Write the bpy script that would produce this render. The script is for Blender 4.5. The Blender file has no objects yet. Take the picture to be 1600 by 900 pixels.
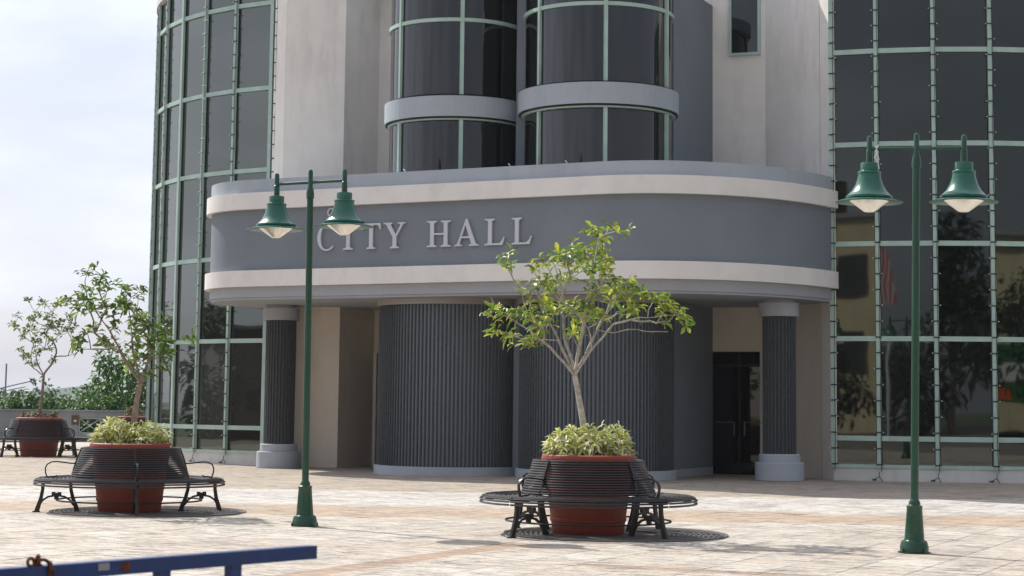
import bpy, math, random
from mathutils import Vector, Matrix
from mathutils.geometry import tessellate_polygon
random.seed(7)
scene = bpy.context.scene
C = scene.collection
R = math.radians
PI = math.pi

# ------------------------------------------------------------------ camera
CAM_H = 1.5
pitch = math.atan((634.44 - 332.68) / 2900.15)
roll = 0.01103
cam_data = bpy.data.cameras.new("camera")
cam = bpy.data.objects.new("camera", cam_data)
C.objects.link(cam)
R0 = Vector((1, 0, 0)); U0 = Vector((0, -math.sin(pitch), math.cos(pitch))); F0 = Vector((0, math.cos(pitch), math.sin(pitch)))
Rc = R0 * math.cos(roll) + U0 * math.sin(roll)
Uc = -R0 * math.sin(roll) + U0 * math.cos(roll)
m = Matrix(((Rc.x, Uc.x, -F0.x, 0), (Rc.y, Uc.y, -F0.y, 0), (Rc.z, Uc.z, -F0.z, CAM_H), (0, 0, 0, 1)))
cam.matrix_world = m
cam_data.sensor_width = 36
cam_data.lens = 2900.15 * 36 / 1600
cam_data.shift_y = -(450 - 332.68) / 1600
cam_data.clip_start = 0.1
cam_data.clip_end = 9000
cam_data.dof.use_dof = True
cam_data.dof.focus_distance = 26
cam_data.dof.aperture_fstop = 9
scene.camera = cam

# ------------------------------------------------------------------ light
SUN_EL = 45.0
SH = Vector((0.69, -0.724))            # direction in which shadows fall on the ground
world = bpy.data.worlds.new("World")
scene.world = world
world.use_nodes = True
wn, wl = world.node_tree.nodes, world.node_tree.links
wn.clear()
w_out = wn.new('ShaderNodeOutputWorld'); w_bg = wn.new('ShaderNodeBackground')
sky = wn.new('ShaderNodeTexSky'); sky.sky_type = 'NISHITA'; sky.sun_disc = False
sky.sun_elevation = R(SUN_EL)
sky.sun_rotation = math.atan2(-SH.x, -SH.y)
sky.air_density = 1.0; sky.dust_density = 2.6; sky.ozone_density = 1.0; sky.altitude = 20
# thin veil of cloud over the whole sky
tc = wn.new('ShaderNodeTexCoord'); mp = wn.new('ShaderNodeMapping'); mp.inputs['Scale'].default_value = (1.0, 1.0, 3.2)
nz = wn.new('ShaderNodeTexNoise'); nz.inputs['Scale'].default_value = 5.0; nz.inputs['Detail'].default_value = 7; nz.inputs['Roughness'].default_value = .55
rp = wn.new('ShaderNodeValToRGB'); rp.color_ramp.elements[0].position = .40; rp.color_ramp.elements[0].color = (.74, .74, .74, 1)
rp.color_ramp.elements[1].position = .66; rp.color_ramp.elements[1].color = (.96, .96, .96, 1)
mx = wn.new('ShaderNodeMixRGB'); mx.inputs['Color2'].default_value = (7.2, 7.4, 8.5, 1)
wl.new(tc.outputs['Generated'], mp.inputs['Vector']); wl.new(mp.outputs['Vector'], nz.inputs['Vector'])
wl.new(nz.outputs['Fac'], rp.inputs['Fac']); wl.new(rp.outputs['Color'], mx.inputs['Fac'])
# the haze is brighter on the sun's side of the sky, as thin haze is
sv = (-SH.x * math.cos(R(SUN_EL)), -SH.y * math.cos(R(SUN_EL)), math.sin(R(SUN_EL)))
nrm_ = wn.new('ShaderNodeVectorMath'); nrm_.operation = 'NORMALIZE'; wl.new(tc.outputs['Generated'], nrm_.inputs[0])
dt = wn.new('ShaderNodeVectorMath'); dt.operation = 'DOT_PRODUCT'; dt.inputs[1].default_value = sv; wl.new(nrm_.outputs[0], dt.inputs[0])
m1 = wn.new('ShaderNodeMapRange'); m1.inputs['From Min'].default_value = -1; m1.inputs['From Max'].default_value = 1; wl.new(dt.outputs['Value'], m1.inputs['Value'])
m2 = wn.new('ShaderNodeMath'); m2.operation = 'POWER'; m2.inputs[1].default_value = 1.5; wl.new(m1.outputs['Result'], m2.inputs[0])
m3 = wn.new('ShaderNodeMath'); m3.operation = 'MULTIPLY_ADD'; m3.inputs[1].default_value = 1.15; m3.inputs[2].default_value = .36; m3.inputs[1].default_value = .98; wl.new(m2.outputs[0], m3.inputs[0])
vs = wn.new('ShaderNodeVectorMath'); vs.operation = 'SCALE'; vs.inputs[0].default_value = (6.5, 6.85, 7.9); cl = wn.new('ShaderNodeMapRange'); cl.inputs['From Min'].default_value = .36; cl.inputs['From Max'].default_value = .66; cl.inputs['To Min'].default_value = .90; cl.inputs['To Max'].default_value = 1.16
wl.new(nz.outputs['Fac'], cl.inputs['Value']); m4 = wn.new('ShaderNodeMath'); m4.operation = 'MULTIPLY'; wl.new(m3.outputs[0], m4.inputs[0]); wl.new(cl.outputs['Result'], m4.inputs[1])
wl.new(m4.outputs[0], vs.inputs['Scale'])
wl.new(vs.outputs[0], mx.inputs['Color2'])
wl.new(sky.outputs['Color'], mx.inputs['Color1']); wl.new(mx.outputs['Color'], w_bg.inputs['Color'])
w_bg.inputs['Strength'].default_value = 0.10
wl.new(w_bg.outputs['Background'], w_out.inputs['Surface'])

sun_data = bpy.data.lights.new("sun", 'SUN'); sun_data.energy = 4.4; sun_data.angle = R(0.53); sun_data.color = (1.0, .965, .88)
sun = bpy.data.objects.new("sun", sun_data); C.objects.link(sun)
sd = Vector((SH.x * math.cos(R(SUN_EL)), SH.y * math.cos(R(SUN_EL)), -math.sin(R(SUN_EL)))).normalized()
sun.rotation_euler = sd.to_track_quat('-Z', 'Y').to_euler()
sun.location = (0, 0, 60)
scene.view_settings.view_transform = 'Standard'
scene.view_settings.look = 'None'
scene.view_settings.gamma = 1
scene.view_settings.exposure = 0.30

# ------------------------------------------------------------------ materials
def pmat(name, col, rough=.7, spec=.5, metal=0.0, var=.12, vscale=2.0, bump=0.0, bscale=30.0, dirt=None, dirt_amt=.0, dirt_scale=(1.5, 1.5, .35), attr=None, transl=0.0, ior=None):
    mt = bpy.data.materials.new(name); mt.use_nodes = True
    nt = mt.node_tree; n = nt.nodes; l = nt.links
    b = n['Principled BSDF']
    b.inputs['Roughness'].default_value = rough; b.inputs['Metallic'].default_value = metal
    b.inputs['Specular IOR Level'].default_value = spec
    if ior: b.inputs['IOR'].default_value = ior
    geo = n.new('ShaderNodeNewGeometry')
    nz = n.new('ShaderNodeTexNoise'); nz.inputs['Scale'].default_value = vscale; nz.inputs['Detail'].default_value = 6; nz.inputs['Roughness'].default_value = .6
    l.new(geo.outputs['Position'], nz.inputs['Vector'])
    mr = n.new('ShaderNodeMapRange'); mr.inputs['From Min'].default_value = .3; mr.inputs['From Max'].default_value = .7
    mr.inputs['To Min'].default_value = 1 - var; mr.inputs['To Max'].default_value = 1 + var
    l.new(nz.outputs['Fac'], mr.inputs['Value'])
    mul = n.new('ShaderNodeVectorMath'); mul.operation = 'SCALE'
    if attr:
        at = n.new('ShaderNodeAttribute'); at.attribute_name = attr
        l.new(at.outputs['Color'], mul.inputs[0])
    else:
        mul.inputs[0].default_value = col[:3]
    l.new(mr.outputs['Result'], mul.inputs['Scale'])
    out = mul.outputs['Vector']
    if dirt:
        mp = n.new('ShaderNodeMapping'); mp.inputs['Scale'].default_value = dirt_scale
        l.new(geo.outputs['Position'], mp.inputs['Vector'])
        n2 = n.new('ShaderNodeTexNoise'); n2.inputs['Scale'].default_value = 1.6; n2.inputs['Detail'].default_value = 8; n2.inputs['Roughness'].default_value = .7
        l.new(mp.outputs['Vector'], n2.inputs['Vector'])
        m2 = n.new('ShaderNodeMapRange'); m2.inputs['From Min'].default_value = .5; m2.inputs['From Max'].default_value = .78; m2.inputs['To Max'].default_value = dirt_amt
        l.new(n2.outputs['Fac'], m2.inputs['Value'])
        mix = n.new('ShaderNodeMixRGB'); mix.inputs['Color2'].default_value = (*dirt, 1)
        l.new(m2.outputs['Result'], mix.inputs['Fac']); l.new(out, mix.inputs['Color1']); out = mix.outputs['Color']
    l.new(out, b.inputs['Base Color'])
    if bump:
        n3 = n.new('ShaderNodeTexNoise'); n3.inputs['Scale'].default_value = bscale; n3.inputs['Detail'].default_value = 5
        l.new(geo.outputs['Position'], n3.inputs['Vector'])
        bp = n.new('ShaderNodeBump'); bp.inputs['Strength'].default_value = bump; bp.inputs['Distance'].default_value = .02
        l.new(n3.outputs['Fac'], bp.inputs['Height']); l.new(bp.outputs['Normal'], b.inputs['Normal'])
    if transl:
        tr = n.new('ShaderNodeBsdfTranslucent'); l.new(out, tr.inputs['Color'])
        ms = n.new('ShaderNodeMixShader'); ms.inputs[0].default_value = transl
        o = n['Material Output']; l.new(b.outputs[0], ms.inputs[1]); l.new(tr.outputs[0], ms.inputs[2]); l.new(ms.outputs[0], o.inputs['Surface'])
    return mt

M = {}
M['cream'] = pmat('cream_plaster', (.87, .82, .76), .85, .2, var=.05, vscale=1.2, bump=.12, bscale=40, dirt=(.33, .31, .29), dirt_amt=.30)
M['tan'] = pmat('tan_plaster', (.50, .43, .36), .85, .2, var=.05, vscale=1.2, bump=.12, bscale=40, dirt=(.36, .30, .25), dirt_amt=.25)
M['bounce_beige'] = pmat('bounce_tinted_plaster', (.76, .68, .58), .85, .2, var=.05, vscale=1.2, bump=.12, bscale=40, dirt=(.40, .33, .27), dirt_amt=.3)  # warm ground bounce under the canopy is put into this wall colour
M['baycap'] = pmat('taupe_plaster', (.30, .27, .245), .85, .2, var=.06, bump=.1)  # one even taupe for the caps of both bays
M['band'] = pmat('white_plaster', (.79, .755, .72), .8, .25, var=.04, vscale=1.5, bump=.10, bscale=25, dirt=(.42, .38, .35), dirt_amt=.30, dirt_scale=(.8, .8, .5))
M['blue'] = pmat('slate_blue_plaster', (.200, .224, .254), .8, .25, var=.06, vscale=.8, bump=.16, bscale=22, dirt=(.22, .24, .27), dirt_amt=.35, dirt_scale=(.6, .6, .25))
M['pale'] = pmat('pale_blue_plaster', (.40, .435, .48), .8, .25, var=.05, vscale=1.0, bump=.12, bscale=25, dirt=(.22, .25, .30), dirt_amt=.35, dirt_scale=(.9, .9, .3))
M['fascia'] = pmat('pale_grey_plaster', (.37, .38, .41), .8, .25, var=.05, vscale=1.0, bump=.10, bscale=25, dirt=(.26, .27, .29), dirt_amt=.3)
M['flute'] = pmat('charcoal_ribbed_plaster', (.080, .087, .093), .85, .25, var=.22, vscale=14, bump=.9, bscale=55)
M['frame'] = pmat('pale_green_aluminium', (.41, .55, .485), .42, .5, var=.10, vscale=3.0, dirt=(.2, .27, .24), dirt_amt=.3)
M['gasket'] = pmat('black_rubber', (.015, .016, .017), .6, .3)
M['green'] = pmat('dark_green_gloss_paint', (.006, .058, .030), .30, .6, var=.10, vscale=6, dirt=(.05, .12, .08), dirt_amt=.25)
M['green_shade'] = pmat('sea_green_gloss_paint', (.014, .115, .075), .27, .6, var=.10, vscale=8, dirt=(.09, .18, .13), dirt_amt=.3)
M['iron'] = pmat('dark_bronze_iron', (.030, .026, .026), .38, .5, metal=.25, var=.2, vscale=20)
M['terracotta'] = pmat('terracotta_plastic', (.30, .060, .036), .6, .4, var=.14, vscale=5, dirt=(.22, .08, .055), dirt_amt=.35)
M['soil'] = pmat('dark_soil', (.05, .035, .025), .95, .1, var=.4, vscale=20, bump=.6)
M['bark'] = pmat('grey_bark', (.46, .42, .37), .9, .15, var=.35, vscale=16, bump=.7, bscale=60)
M['dbark'] = pmat('brown_bark', (.27, .215, .17), .9, .15, var=.35, vscale=16, bump=.7, bscale=60)
M['leaf'] = pmat('leaf', (1, 1, 1), .45, .45, var=.15, vscale=8, attr='tint', transl=.38)
M['leaf2'] = pmat('variegated_leaf', (1, 1, 1), .5, .4, var=.1, vscale=30, attr='tint', transl=.22)
M['bluep'] = pmat('blue_paint', (.006, .036, .155), .42, .5, var=.18, vscale=14, dirt=(.10, .055, .04), dirt_amt=.35, dirt_scale=(9, 9, 9))
M['rust'] = pmat('rusty_steel', (.13, .045, .022), .85, .2, var=.5, vscale=40, bump=.5)
M['letter'] = pmat('brushed_steel_letter', (.56, .58, .62), .5, .5, var=.05)
M['parapet'] = pmat('grey_concrete', (.30, .31, .32), .85, .2, var=.08, vscale=1, bump=.1, dirt=(.16, .17, .18), dirt_amt=.4)
M['wrail'] = pmat('pale_green_railing_paint', (.55, .62, .60), .5, .4)
M['dark'] = pmat('dark_interior', (.012, .011, .011), .9, .1)
M['steel'] = pmat('stainless_steel', (.35, .35, .36), .3, .5, metal=.9)
M['wire'] = pmat('dark_green_cable', (.012, .018, .016), .5, .4)
M['bulbw'] = pmat('clear_bulb_plastic', (.62, .64, .66), .25, .6)
M['sill'] = pmat('white_sill_plaster', (.64, .63, .62), .8, .2, var=.05, bump=.1, dirt=(.35, .33, .32), dirt_amt=.35)
M['oppo'] = pmat('ochre_plaster', (.66, .56, .35), .85, .2, var=.08, dirt=(.2, .17, .12), dirt_amt=.5)
M['oppob'] = pmat('brown_plaster', (.14, .09, .065), .85, .2)
M['signg'] = pmat('green_poster', (.02, .16, .04), .6, .3)
M['signy'] = pmat('yellow_banner', (.65, .55, .05), .6, .3)
M['bannerb'] = pmat('blue_banner', (.03, .06, .3), .6, .3)
M['orange'] = pmat('orange_cone', (.75, .10, .02), .5, .4)
M['white'] = pmat('white_paint', (.75, .75, .73), .6, .4)
M['red'] = pmat('red_cloth', (.5, .03, .03), .8, .2)
M['navy'] = pmat('navy_cloth', (.02, .03, .15), .8, .2)
M['terrain'] = pmat('grassy_terrain', (.06, .09, .03), .95, .1, var=.4, vscale=.1)
M['hill'] = pmat('wooded_hill', (.035, .06, .028), .95, .1, var=.4, vscale=.05)
M['asphalt'] = pmat('asphalt', (.05, .05, .052), .9, .2, var=.2, vscale=4)
M['brick'] = pmat('rear_wall_plaster', (.42, .39, .36), .9, .2)
M['grit'] = pmat('grey_grit', (.27, .25, .225), .95, .1, var=.3, vscale=12)
M['grate'] = pmat('cast_iron_grate', (.13, .122, .115), .6, .4, var=.25, vscale=20)

def glass_mat(name, base, rough=.02, wav=.0022, wscale=.8, ior=1.5, tint=None):
    mt = bpy.data.materials.new(name); mt.use_nodes = True
    n = mt.node_tree.nodes; l = mt.node_tree.links; b = n['Principled BSDF']
    b.inputs['Base Color'].default_value = (*base, 1); b.inputs['Roughness'].default_value = rough; b.inputs['IOR'].default_value = ior
    if tint: b.inputs['Specular Tint'].default_value = (*tint, 1)
    g = n.new('ShaderNodeNewGeometry'); z = n.new('ShaderNodeTexNoise'); z.inputs['Scale'].default_value = wscale; z.inputs['Detail'].default_value = 1
    oi = n.new('ShaderNodeObjectInfo'); ad = n.new('ShaderNodeVectorMath'); ad.operation = 'ADD'
    mm = n.new('ShaderNodeVectorMath'); mm.operation = 'SCALE'; mm.inputs[0].default_value = (30, 17, 11)
    l.new(oi.outputs['Random'], mm.inputs['Scale']); l.new(mm.outputs[0], ad.inputs[0]); l.new(g.outputs['Position'], ad.inputs[1])
    l.new(ad.outputs[0], z.inputs['Vector'])
    rv = n.new('ShaderNodeMapRange'); rv.inputs['To Min'].default_value = .3; rv.inputs['To Max'].default_value = 2.0; l.new(oi.outputs['Random'], rv.inputs['Value'])
    bc = n.new('ShaderNodeVectorMath'); bc.operation = 'SCALE'; bc.inputs[0].default_value = base; l.new(rv.outputs['Result'], bc.inputs['Scale']); l.new(bc.outputs[0], b.inputs['Base Color'])
    bp = n.new('ShaderNodeBump'); bp.inputs['Strength'].default_value = 1; bp.inputs['Distance'].default_value = wav
    l.new(z.outputs['Fac'], bp.inputs['Height']); l.new(bp.outputs['Normal'], b.inputs['Normal'])
    return mt
M['glass'] = glass_mat('dark_tinted_glass', (.005, .0052, .0046), ior=1.78, tint=(.93, 1.0, .96))
M['glass_left'] = glass_mat('grey_reflective_glass', (.026, .027, .024), ior=2.2, tint=(.93, 1.0, .92))
M['bayglass'] = glass_mat('curved_tinted_glass', (.006, .007, .008), ior=1.75)
M['doorglass'] = glass_mat('door_glass', (.005, .005, .005), ior=1.45)

def lamp_glass():
    mt = bpy.data.materials.new('lamp_diffuser_glass'); mt.use_nodes = True
    n = mt.node_tree.nodes; l = mt.node_tree.links; b = n['Principled BSDF']
    b.inputs['Base Color'].default_value = (.80, .76, .64, 1); b.inputs['Roughness'].default_value = .18
    b.inputs['Transmission Weight'].default_value = .55; b.inputs['IOR'].default_value = 1.3
    g = n.new('ShaderNodeNewGeometry'); z = n.new('ShaderNodeTexNoise'); z.inputs['Scale'].default_value = 30
    l.new(g.outputs['Position'], z.inputs['Vector'])
    bp = n.new('ShaderNodeBump'); bp.inputs['Strength'].default_value = .3; bp.inputs['Distance'].default_value = .01
    l.new(z.outputs['Fac'], bp.inputs['Height']); l.new(bp.outputs['Normal'], b.inputs['Normal'])
    return mt
M['lampglass'] = lamp_glass()

# paving axes (the paving grid runs parallel to the building front)
GA = R(-25.5)
GU = Vector((math.cos(GA), math.sin(GA))); GN = Vector((-math.sin(GA), math.cos(GA)))
COL0, ROW0, PS = -8.95, 16.4, 0.6
def paver_material():
    mt = bpy.data.materials.new('cream_stone_paving'); mt.use_nodes = True
    nt = mt.node_tree; n = nt.nodes; l = nt.links; b = n['Principled BSDF']
    b.inputs['Roughness'].default_value = .78; b.inputs['Specular IOR Level'].default_value = .3
    g = n.new('ShaderNodeNewGeometry')
    mp = n.new('ShaderNodeMapping'); mp.vector_type = 'TEXTURE'; mp.inputs['Rotation'].default_value = (0, 0, GA)
    l.new(g.outputs['Position'], mp.inputs['Vector'])
    def math_(op, a, bb, clamp=False):
        k = n.new('ShaderNodeMath'); k.operation = op; k.use_clamp = clamp
        for i, v in enumerate((a, bb)):
            if v is None: continue
            if isinstance(v, (int, float)): k.inputs[i].default_value = v
            else: l.new(v, k.inputs[i])
        return k.outputs[0]
    def noise(scale, detail=5, rough=.6, stretch=(1, 1, 1), src=None, off=0):
        m2 = n.new('ShaderNodeMapping'); m2.inputs['Scale'].default_value = stretch; m2.inputs['Location'].default_value = (off, off * .7, 0)
        l.new(src or mp.outputs['Vector'], m2.inputs['Vector'])
        z = n.new('ShaderNodeTexNoise'); z.inputs['Scale'].default_value = scale; z.inputs['Detail'].default_value = detail; z.inputs['Roughness'].default_value = rough
        l.new(m2.outputs[0], z.inputs['Vector']); return z.outputs['Fac']
    def rng(v, a, b_, c=0., d=1.):
        k = n.new('ShaderNodeMapRange'); k.inputs['From Min'].default_value = a; k.inputs['From Max'].default_value = b_
        k.inputs['To Min'].default_value = c; k.inputs['To Max'].default_value = d; l.new(v, k.inputs['Value']); return k.outputs['Result']
    def mix(f, c1, c2, mode='MIX'):
        k = n.new('ShaderNodeMixRGB'); k.blend_type = mode
        if isinstance(f, (int, float)): k.inputs['Fac'].default_value = f
        else: l.new(f, k.inputs['Fac'])
        for nm, v in (('Color1', c1), ('Color2', c2)):
            if isinstance(v, tuple): k.inputs[nm].default_value = (*v, 1)
            else: l.new(v, k.inputs[nm])
        return k.outputs['Color']
    sep = n.new('ShaderNodeSeparateXYZ'); l.new(mp.outputs['Vector'], sep.inputs[0])
    sw = n.new('ShaderNodeSeparateXYZ'); l.new(g.outputs['Position'], sw.inputs[0])
    # per stone tone
    ca = math_('FLOOR', math_('DIVIDE', math_('SUBTRACT', sep.outputs['X'], COL0), PS), None)
    cb = math_('FLOOR', math_('DIVIDE', math_('SUBTRACT', sep.outputs['Y'], ROW0), PS), None)
    cmb = n.new('ShaderNodeCombineXYZ'); l.new(ca, cmb.inputs[0]); l.new(cb, cmb.inputs[1])
    wnz = n.new('ShaderNodeTexWhiteNoise'); wnz.noise_dimensions = '3D'; l.new(cmb.outputs[0], wnz.inputs['Vector'])
    base = mix(wnz.outputs['Value'], (.52, .45, .375), (.64, .59, .515))
    base = mix(rng(noise(.45, 4), .42, .66, 0., .7), base, (.56, .48, .39))
    # broad laid bands
    q = math_('ADD', math_('ADD', sw.outputs['Y'], math_('MULTIPLY', sw.outputs['X'], .09)), rng(noise(.5, 3), .3, .7, -.35, .35))
    def band(lo, hi, soft=.12):
        return math_('MULTIPLY', rng(q, lo - soft, lo + soft), rng(q, hi - soft, hi + soft, 1., 0.))
    nb = rng(noise(1.1, 6, .7), .32, .60, .55, 1.)
    base = mix(math_('MULTIPLY', band(25.1, 27.6), nb), base, (.50, .365, .25))
    base = mix(math_('MULTIPLY', band(28.1, 32.4), math_('MULTIPLY', nb, .7)), base, (.66, .64, .61))
    base = mix(math_('MULTIPLY', band(32.6, 60), nb), base, (.45, .37, .285))
    base = mix(math_('MULTIPLY', band(19.3, 20.4, .3), math_('MULTIPLY', nb, .35)), base, (.46, .36, .27))
    # narrow tan border strips
    def box(v, lo, hi, soft=.006):
        return math_('MULTIPLY', rng(v, lo - soft, lo + soft), rng(v, hi - soft, hi + soft, 1., 0.))
    sa = math_('MULTIPLY', box(sep.outputs['X'], -8.95, -8.60), rng(sep.outputs['Y'], 18.8, 18.81, 1., 0.))
    sb = math_('MULTIPLY', box(sep.outputs['Y'], 16.4, 16.7), rng(sep.outputs['X'], -7.16, -7.15))
    base = mix(math_('MULTIPLY', math_('MAXIMUM', sa, sb), .8), base, (.42, .27, .165))
    # stamped grain: fine dark streaks and pits
    st = rng(noise(2.2, 9, .78, (1, 4.0, 1)), .475, .575)
    pt = rng(noise(.9, 6, .7, (1, 1, 1), off=31), .35, .62, .25, 1.)
    base = mix(math_('MULTIPLY', math_('MULTIPLY', st, pt), 1.0), base, (.125, .108, .10))
    g5 = rng(noise(14, 5, .8, (1, 1.6, 1), off=13), .50, .62)
    base = mix(math_('MULTIPLY', math_('MULTIPLY', g5, pt), .7), base, (.16, .14, .13))
    st2 = rng(noise(7, 7, .8, (.7, 3.4, 1), off=4.3), .52, .62)
    base = mix(math_('MULTIPLY', st2, .75), base, (.12, .10, .095))
    wh = rng(noise(5, 6, .7, (1, 3, 1), off=9.1), .56, .70)
    base = mix(math_('MULTIPLY', wh, .45), base, (.66, .61, .54))
    # worn blue-grey stains
    sg = math_('MULTIPLY', rng(noise(.55, 6, .65, (1, 1.6, 1), off=2.2), .56, .70), rng(noise(4, 6, .7, (1, 3, 1), off=7), .44, .60))
    base = mix(math_('MULTIPLY', sg, .9), base, (.17, .175, .185))
    l.new(base, b.inputs['Base Color'])
    bp = n.new('ShaderNodeBump'); bp.inputs['Strength'].default_value = .7; bp.inputs['Distance'].default_value = .012
    l.new(noise(6, 8, .7, (1, 3.5, 1)), bp.inputs['Height']); l.new(bp.outputs['Normal'], b.inputs['Normal'])
    return mt
M['paver'] = paver_material()
M['joint'] = pmat('dark_sandy_joint', (.22, .195, .17), .95, .1, var=.3, vscale=6)

# ------------------------------------------------------------------ mesh helpers
class MB:
    def __init__(s): s.v = []; s.f = []; s.c = []
    def quad(s, pts, col=None):
        i = len(s.v); s.v += [tuple(p) for p in pts]; s.f.append(tuple(range(i, i + len(pts)))); s.c.append(col)
    def box(s, c, size, rz=0, col=None):
        x, y, z = (k / 2 for k in size); co, si = math.cos(rz), math.sin(rz); i = len(s.v)
        for dz in (-z, z):
            for dx, dy in ((-x, -y), (x, -y), (x, y), (-x, y)):
                s.v.append((c[0] + dx * co - dy * si, c[1] + dx * si + dy * co, c[2] + dz))
        for f in ((0, 3, 2, 1), (4, 5, 6, 7), (0, 1, 5, 4), (1, 2, 6, 5), (2, 3, 7, 6), (3, 0, 4, 7)):
            s.f.append(tuple(i + k for k in f)); s.c.append(col)
        return s
    def prism(s, poly, z0, z1, cap=True):
        """vertical prism over a plan polygon (counter-clockwise)"""
        n = len(poly); i = len(s.v)
        a = sum(poly[k][0] * poly[(k + 1) % n][1] - poly[(k + 1) % n][0] * poly[k][1] for k in range(n))
        if a < 0: poly = list(reversed(poly))
        s.v += [(p[0], p[1], z0) for p in poly] + [(p[0], p[1], z1) for p in poly]
        for k in range(n):
            j = (k + 1) % n; s.f.append((i + k, i + j, i + n + j, i + n + k)); s.c.append(None)
        if cap:
            for t in tessellate_polygon([[Vector((p[0], p[1], 0)) for p in poly]]):
                t = list(t)
                pa, pb, pc = (poly[q] for q in t)
                if (pb[0] - pa[0]) * (pc[1] - pa[1]) - (pb[1] - pa[1]) * (pc[0] - pa[0]) < 0: t.reverse()
                s.f.append(tuple(i + n + q for q in t)); s.c.append(None)
                s.f.append(tuple(i + q for q in reversed(t))); s.c.append(None)
        return s
    def strip(s, line, z0, z1, t_in):
        """curved wall: plan polyline with an offset copy, closed solid"""
        L = [Vector(p) for p in line]; off = []
        for k in range(len(L)):
            a = L[max(k - 1, 0)]; b_ = L[min(k + 1, len(L) - 1)]; d = (b_ - a).normalized()
            off.append(L[k] + Vector((-d.y, d.x)) * t_in)
        n = len(L); i = len(s.v)
        s.v += [(p.x, p.y, z0) for p in L] + [(p.x, p.y, z1) for p in L] + [(p.x, p.y, z0) for p in off] + [(p.x, p.y, z1) for p in off]
        for k in range(n - 1):
            s.f += [(i + k, i + k + 1, i + n + k + 1, i + n + k), (i + 2 * n + k + 1, i + 2 * n + k, i + 3 * n + k, i + 3 * n + k + 1),
                    (i + n + k, i + n + k + 1, i + 3 * n + k + 1, i + 3 * n + k), (i + k + 1, i + k, i + 2 * n + k, i + 2 * n + k + 1)]
            s.c += [None] * 4
        s.f += [(i, i + n, i + 3 * n, i + 2 * n), (i + n - 1, i + 3 * n - 1, i + 4 * n - 1, i + 2 * n - 1)]; s.c += [None] * 2
        return s
    def lathe(s, prof, c=(0, 0), seg=32, a0=0, a1=2 * PI, close=True):
        full = abs(a1 - a0 - 2 * PI) < 1e-6; ns = seg if full else seg + 1; i = len(s.v); n = len(prof)
        for k in range(ns):
            a = a0 + (a1 - a0) * k / seg
            for r_, z in prof: s.v.append((c[0] + r_ * math.cos(a), c[1] + r_ * math.sin(a), z))
        for k in range(seg):
            k2 = (k + 1) % ns
            for j in range(n - 1):
                s.f.append((i + k * n + j, i + k2 * n + j, i + k2 * n + j + 1, i + k * n + j + 1)); s.c.append(None)
        return s
    def tube(s, pts, rad, seg=6, col=None, cap=True):
        P = [Vector(p) for p in pts]; n = len(P)
        rr = rad if isinstance(rad, (list, tuple)) else [rad] * n
        prev = None; i = len(s.v)
        for k in range(n):
            d = (P[min(k + 1, n - 1)] - P[max(k - 1, 0)]).normalized()
            if prev is None:
                up = Vector((0, 0, 1)) if abs(d.z) < .9 else Vector((1, 0, 0)); a = d.cross(up).normalized()
            else:
                a = (prev - d * prev.dot(d))
                a = a.normalized() if a.length > 1e-6 else d.orthogonal().normalized()
            prev = a; b_ = d.cross(a)
            for q in range(seg):
                t = 2 * PI * q / seg; s.v.append(tuple(P[k] + (a * math.cos(t) + b_ * math.sin(t)) * rr[k]))
        for k in range(n - 1):
            for q in range(seg):
                q2 = (q + 1) % seg
                s.f.append((i + k * seg + q2, i + k * seg + q, i + (k + 1) * seg + q, i + (k + 1) * seg + q2)); s.c.append(col)
        if cap:
            s.f.append(tuple(i + q for q in range(seg))); s.c.append(col)
            s.f.append(tuple(i + (n - 1) * seg + q for q in reversed(range(seg)))); s.c.append(col)
        return s
    def plate(s, outline, holes, org, ux, uz, un, depth):
        """flat shape with thickness: outline in (x, z) put on a plane"""
        loops = [outline] + holes
        allp = [p for lp in loops for p in lp]
        tris = tessellate_polygon([[Vector((p[0], p[1], 0)) for p in lp] for lp in loops])
        i = len(s.v); n = len(allp)
        for dd in (depth, 0):
            for p in allp: s.v.append(tuple(org + ux * p[0] + uz * p[1] + un * dd))
        for t in tris:
            pa, pb, pc = (allp[q] for q in t)
            cr = (pb[0] - pa[0]) * (pc[1] - pa[1]) - (pb[1] - pa[1]) * (pc[0] - pa[0])
            if abs(cr) < 1e-10: continue
            t = list(t) if cr > 0 else list(reversed(t))
            s.f.append(tuple(i + q for q in t)); s.c.append(None)
            s.f.append(tuple(i + n + q for q in reversed(t))); s.c.append(None)
        o = 0
        for lp in loops:
            for k in range(len(lp)):
                a, b_ = o + k, o + (k + 1) % len(lp)
                s.f.append((i + n + a, i + n + b_, i + b_, i + a)); s.c.append(None)
            o += len(lp)
        return s
    def mesh(s, name, smooth=False):
        me = bpy.data.meshes.new(name); me.from_pydata(s.v, [], s.f)
        if any(c is not None for c in s.c):
            at = me.color_attributes.new('tint', 'FLOAT_COLOR', 'CORNER'); li = 0
            buf = []
            for f, c in zip(s.f, s.c): buf += list((*(c or (1, 1, 1)), 1)) * len(f)
            at.data.foreach_set('color', buf)
        if smooth:
            me.polygons.foreach_set('use_smooth', [True] * len(me.polygons))
        me.update()
        if smooth:
            try: me.set_sharp_from_angle(angle=R(35))
            except Exception: pass
        return me

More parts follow.
